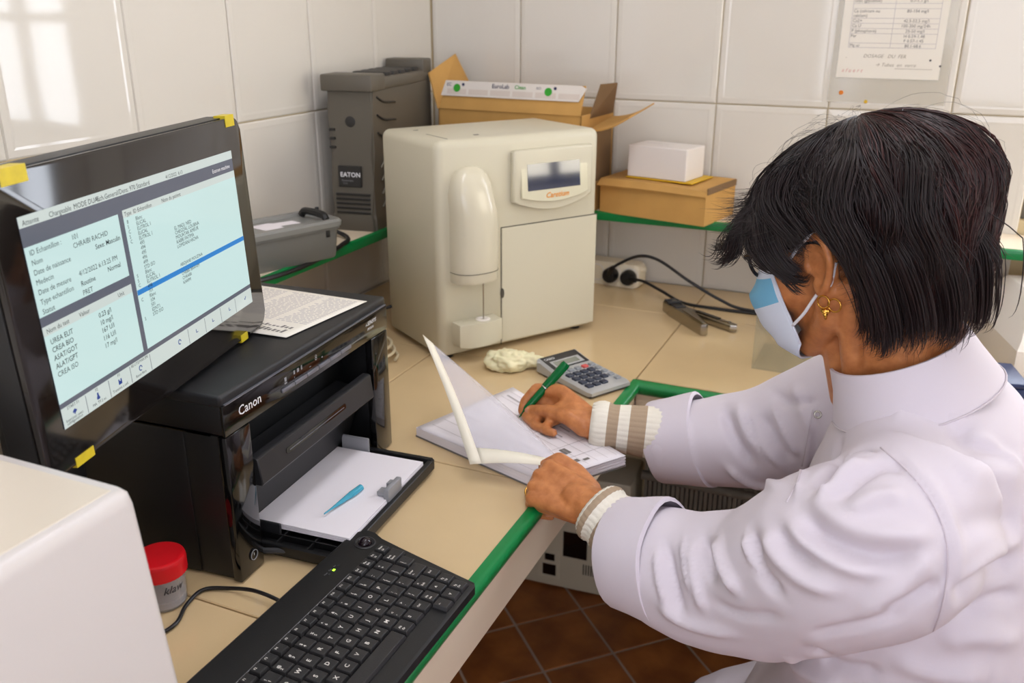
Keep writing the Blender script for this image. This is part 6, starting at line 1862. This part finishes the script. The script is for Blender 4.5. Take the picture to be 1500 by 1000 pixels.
# ------------------------------------------------------------------ pen
o = thing('pen', 'translucent green ballpoint pen held in the writing hand', 'pen', mtx=Matrix.Translation(PEN_TIP) @ Vector((0, 0, 1)).rotation_difference((PEN_END - PEN_TIP).normalized()).to_matrix().to_4x4())
PL = (PEN_END - PEN_TIP).length
bm = bmn(); lathe(bm, [(0, -0.006), (0.0008, -0.006), (0.0022, 0.004), (0.0056, 0.012), (0.0062, 0.018), (0.0062, PL * 0.52), (0, PL * 0.52)], 16); obj('barrel', bm, M['pen'], o)
bm = bmn(); lathe(bm, [(0, PL * 0.52), (0.0072, PL * 0.52), (0.0075, PL * 0.54), (0.0078, PL - 0.004), (0.0066, PL), (0, PL)], 16); cp = obj('cap', bm, M['pen'], o)
bm = bmn(); lathe(bm, [(0.0062, PL * 0.515), (0.0078, PL * 0.515), (0.0078, PL * 0.53), (0.0062, PL * 0.53)], 16); obj('collar_ring', bm, M['steel'], cp)
bm = bmn(); rbox(bm, -0.0022, 0.0022, 0.0062, 0.0098, PL * 0.60, PL - 0.002, 0.0008, 1); obj('clip', bm, M['pen'], cp)
bm = bmn(); lathe(bm, [(0, 0.0), (0.0024, 0.002), (0.0026, PL - 0.012), (0, PL - 0.010)], 12); obj('refill', bm, M['pen_dark'], o)

# ------------------------------------------------------------------ notebook with its pages and a clear sheet being lifted
NA_, NB_, NC_, ND_ = Vector((0.500, -1.003, ZT)), Vector((0.752, -1.085, ZT)), Vector((0.836, -0.962, ZT)), Vector((0.575, -0.790, ZT))
def nb(a, b, z): 
    return NA_.lerp(NB_, a).lerp(ND_.lerp(NC_, a), b) + Vector((0, 0, z))
o = thing('notebook', 'thick open notebook of printed forms under the writing hand', 'notebook', (0, 0, 0))
bm = bmn(); loft(bm, [[nb(0, 0, 0.0005), nb(1, 0, 0.0005), nb(1, 1, 0.0005), nb(0, 1, 0.0005)], [nb(0, 0, 0.003), nb(1, 0, 0.003), nb(1, 1, 0.003), nb(0, 1, 0.003)]]); obj('back_cover', bm, M['ink'], o, smooth=False)
bm = bmn()
for k in range(9):
    z0 = 0.003 + k * 0.0015; j = 0.004 * math.sin(k * 2.1)
    loft(bm, [[nb(0.004 + j * 0.3, 0.004, z), nb(0.996 + j * 0.4, 0.004 + abs(j), z), nb(0.996 + j * 0.4, 0.996 + j, z), nb(0.004 + j * 0.3, 0.996 + j, z)] for z in (z0, z0 + 0.0013)])
obj('pages', bm, M['paper'], o, smooth=False)
zt_ = 0.0166
bm = bmn()
n = 14
GV = [[None] * (n + 1) for _ in range(n + 1)]
def top_z(a, b): return zt_ + 0.0008 + 0.004 * max(0, a - 0.7) ** 2 * 8 * (0.4 + 0.6 * b) * 0.5
for i in range(n + 1):
    for j in range(n + 1): GV[i][j] = bm.verts.new(nb(0.01 + 0.99 * i / n, 0.008 + 0.985 * j / n, top_z(i / n, j / n)))
for i in range(n):
    for j in range(n): bm.faces.new((GV[i][j], GV[i + 1][j], GV[i + 1][j + 1], GV[i][j + 1]))
tp_ = obj('top_page', bm, M['paper'], o, angle=180); sm = tp_.modifiers.new('t', 'SOLIDIFY'); sm.thickness = 0.0004; sm.offset = -1
V, Fc = [], []
def nbbar(a0, a1, b0, b1):
    m = max(1, int(abs(a1 - a0) * 10))
    for k in range(m):
        q = len(V)
        aa, ab = a0 + (a1 - a0) * k / m, a0 + (a1 - a0) * (k + 1) / m
        for a, b in ((aa, b0), (ab, b0), (ab, b1), (aa, b1)): V.append(tuple(nb(0.01 + 0.99 * a, 0.008 + 0.985 * b, top_z(a, b) + 0.0006)))
        Fc.append((q, q + 1, q + 2, q + 3))
for b in (0.10, 0.22, 0.34, 0.46, 0.58, 0.70, 0.82, 0.93): nbbar(0.04, 0.97, b, b + 0.004)
for a in (0.30, 0.52, 0.74, 0.86): nbbar(a, a + 0.003, 0.10, 0.93)
rnd = random.Random(8)
for b in (0.86, 0.74, 0.63, 0.50, 0.38):
    for a0 in (0.06, 0.33, 0.55):
        if rnd.random() < 0.8: nbbar(a0, a0 + rnd.uniform(0.06, 0.16), b, b + 0.018)
obj('ruled_lines', (V, [], Fc), M['ink_pale'], o, smooth=False)
V, Fc = [], []
for a, b, w in ((0.88, 0.30, 0.03), (0.90, 0.40, 0.025), (0.89, 0.50, 0.03), (0.91, 0.60, 0.02), (0.76, 0.55, 0.06), (0.2, 0.95, 0.05)):
    nbbar(a, a + w, b, b + 0.07)
obj('handwriting', (V, [], Fc), M['ink'], o, smooth=False)
# loose pages curling up at the far left edge
# clear sheet with cream border, lifted by the left hand
CS = [at(688, 680, 1.290), at(836, 688, 1.262), at(752, 604, 1.375), at(619, 490, 1.42)]
o = thing('clear_sheet', 'translucent sheet with cream border lifted off the notebook', 'sheet', (0, 0, 0))
n = 18
def cs(a, b):
    """a along the lower border from the fold corner to the hand, b up the border to the raised tip"""
    p0, p1, p2, p3 = CS
    p = p0.lerp(p1, a).lerp(p3.lerp(p2, a), b)
    s = math.sin(PI * b)
    return p + Vector((0.02, -0.01, 0.012)) * s * (1 - a) * 0.25 + Vector((0, 0, 0.006)) * math.sin(PI * a) * (1 - b)
def cs_patch(name, m, a0, a1, b0, b1, na, nbn, off):
    bm = bmn(); g = [[bm.verts.new(cs(a0 + (a1 - a0) * i / na, b0 + (b1 - b0) * j / nbn) + off) for j in range(nbn + 1)] for i in range(na + 1)]
    for i in range(na):
        for j in range(nbn): bm.faces.new((g[i][j], g[i + 1][j], g[i + 1][j + 1], g[i][j + 1]))
    q = obj(name, bm, m, o, angle=180)
    sm = q.modifiers.new('t', 'SOLIDIFY'); sm.thickness = 0.0005
    return q
cs_patch('clear_film', M['sheet_clear'], 0.09, 1.0, 0.09, 1.0, n, n, Vector((0, 0, 0)))
cs_patch('border', M['sheet_edge'], 0.0, 0.12, 0.0, 1.0, 2, n, Vector((0.0006, -0.0006, 0.0006)))
cs_patch('border', M['sheet_edge'], 0.12, 1.0, 0.0, 0.12, n, 2, Vector((0.0006, -0.0006, 0.0006)))
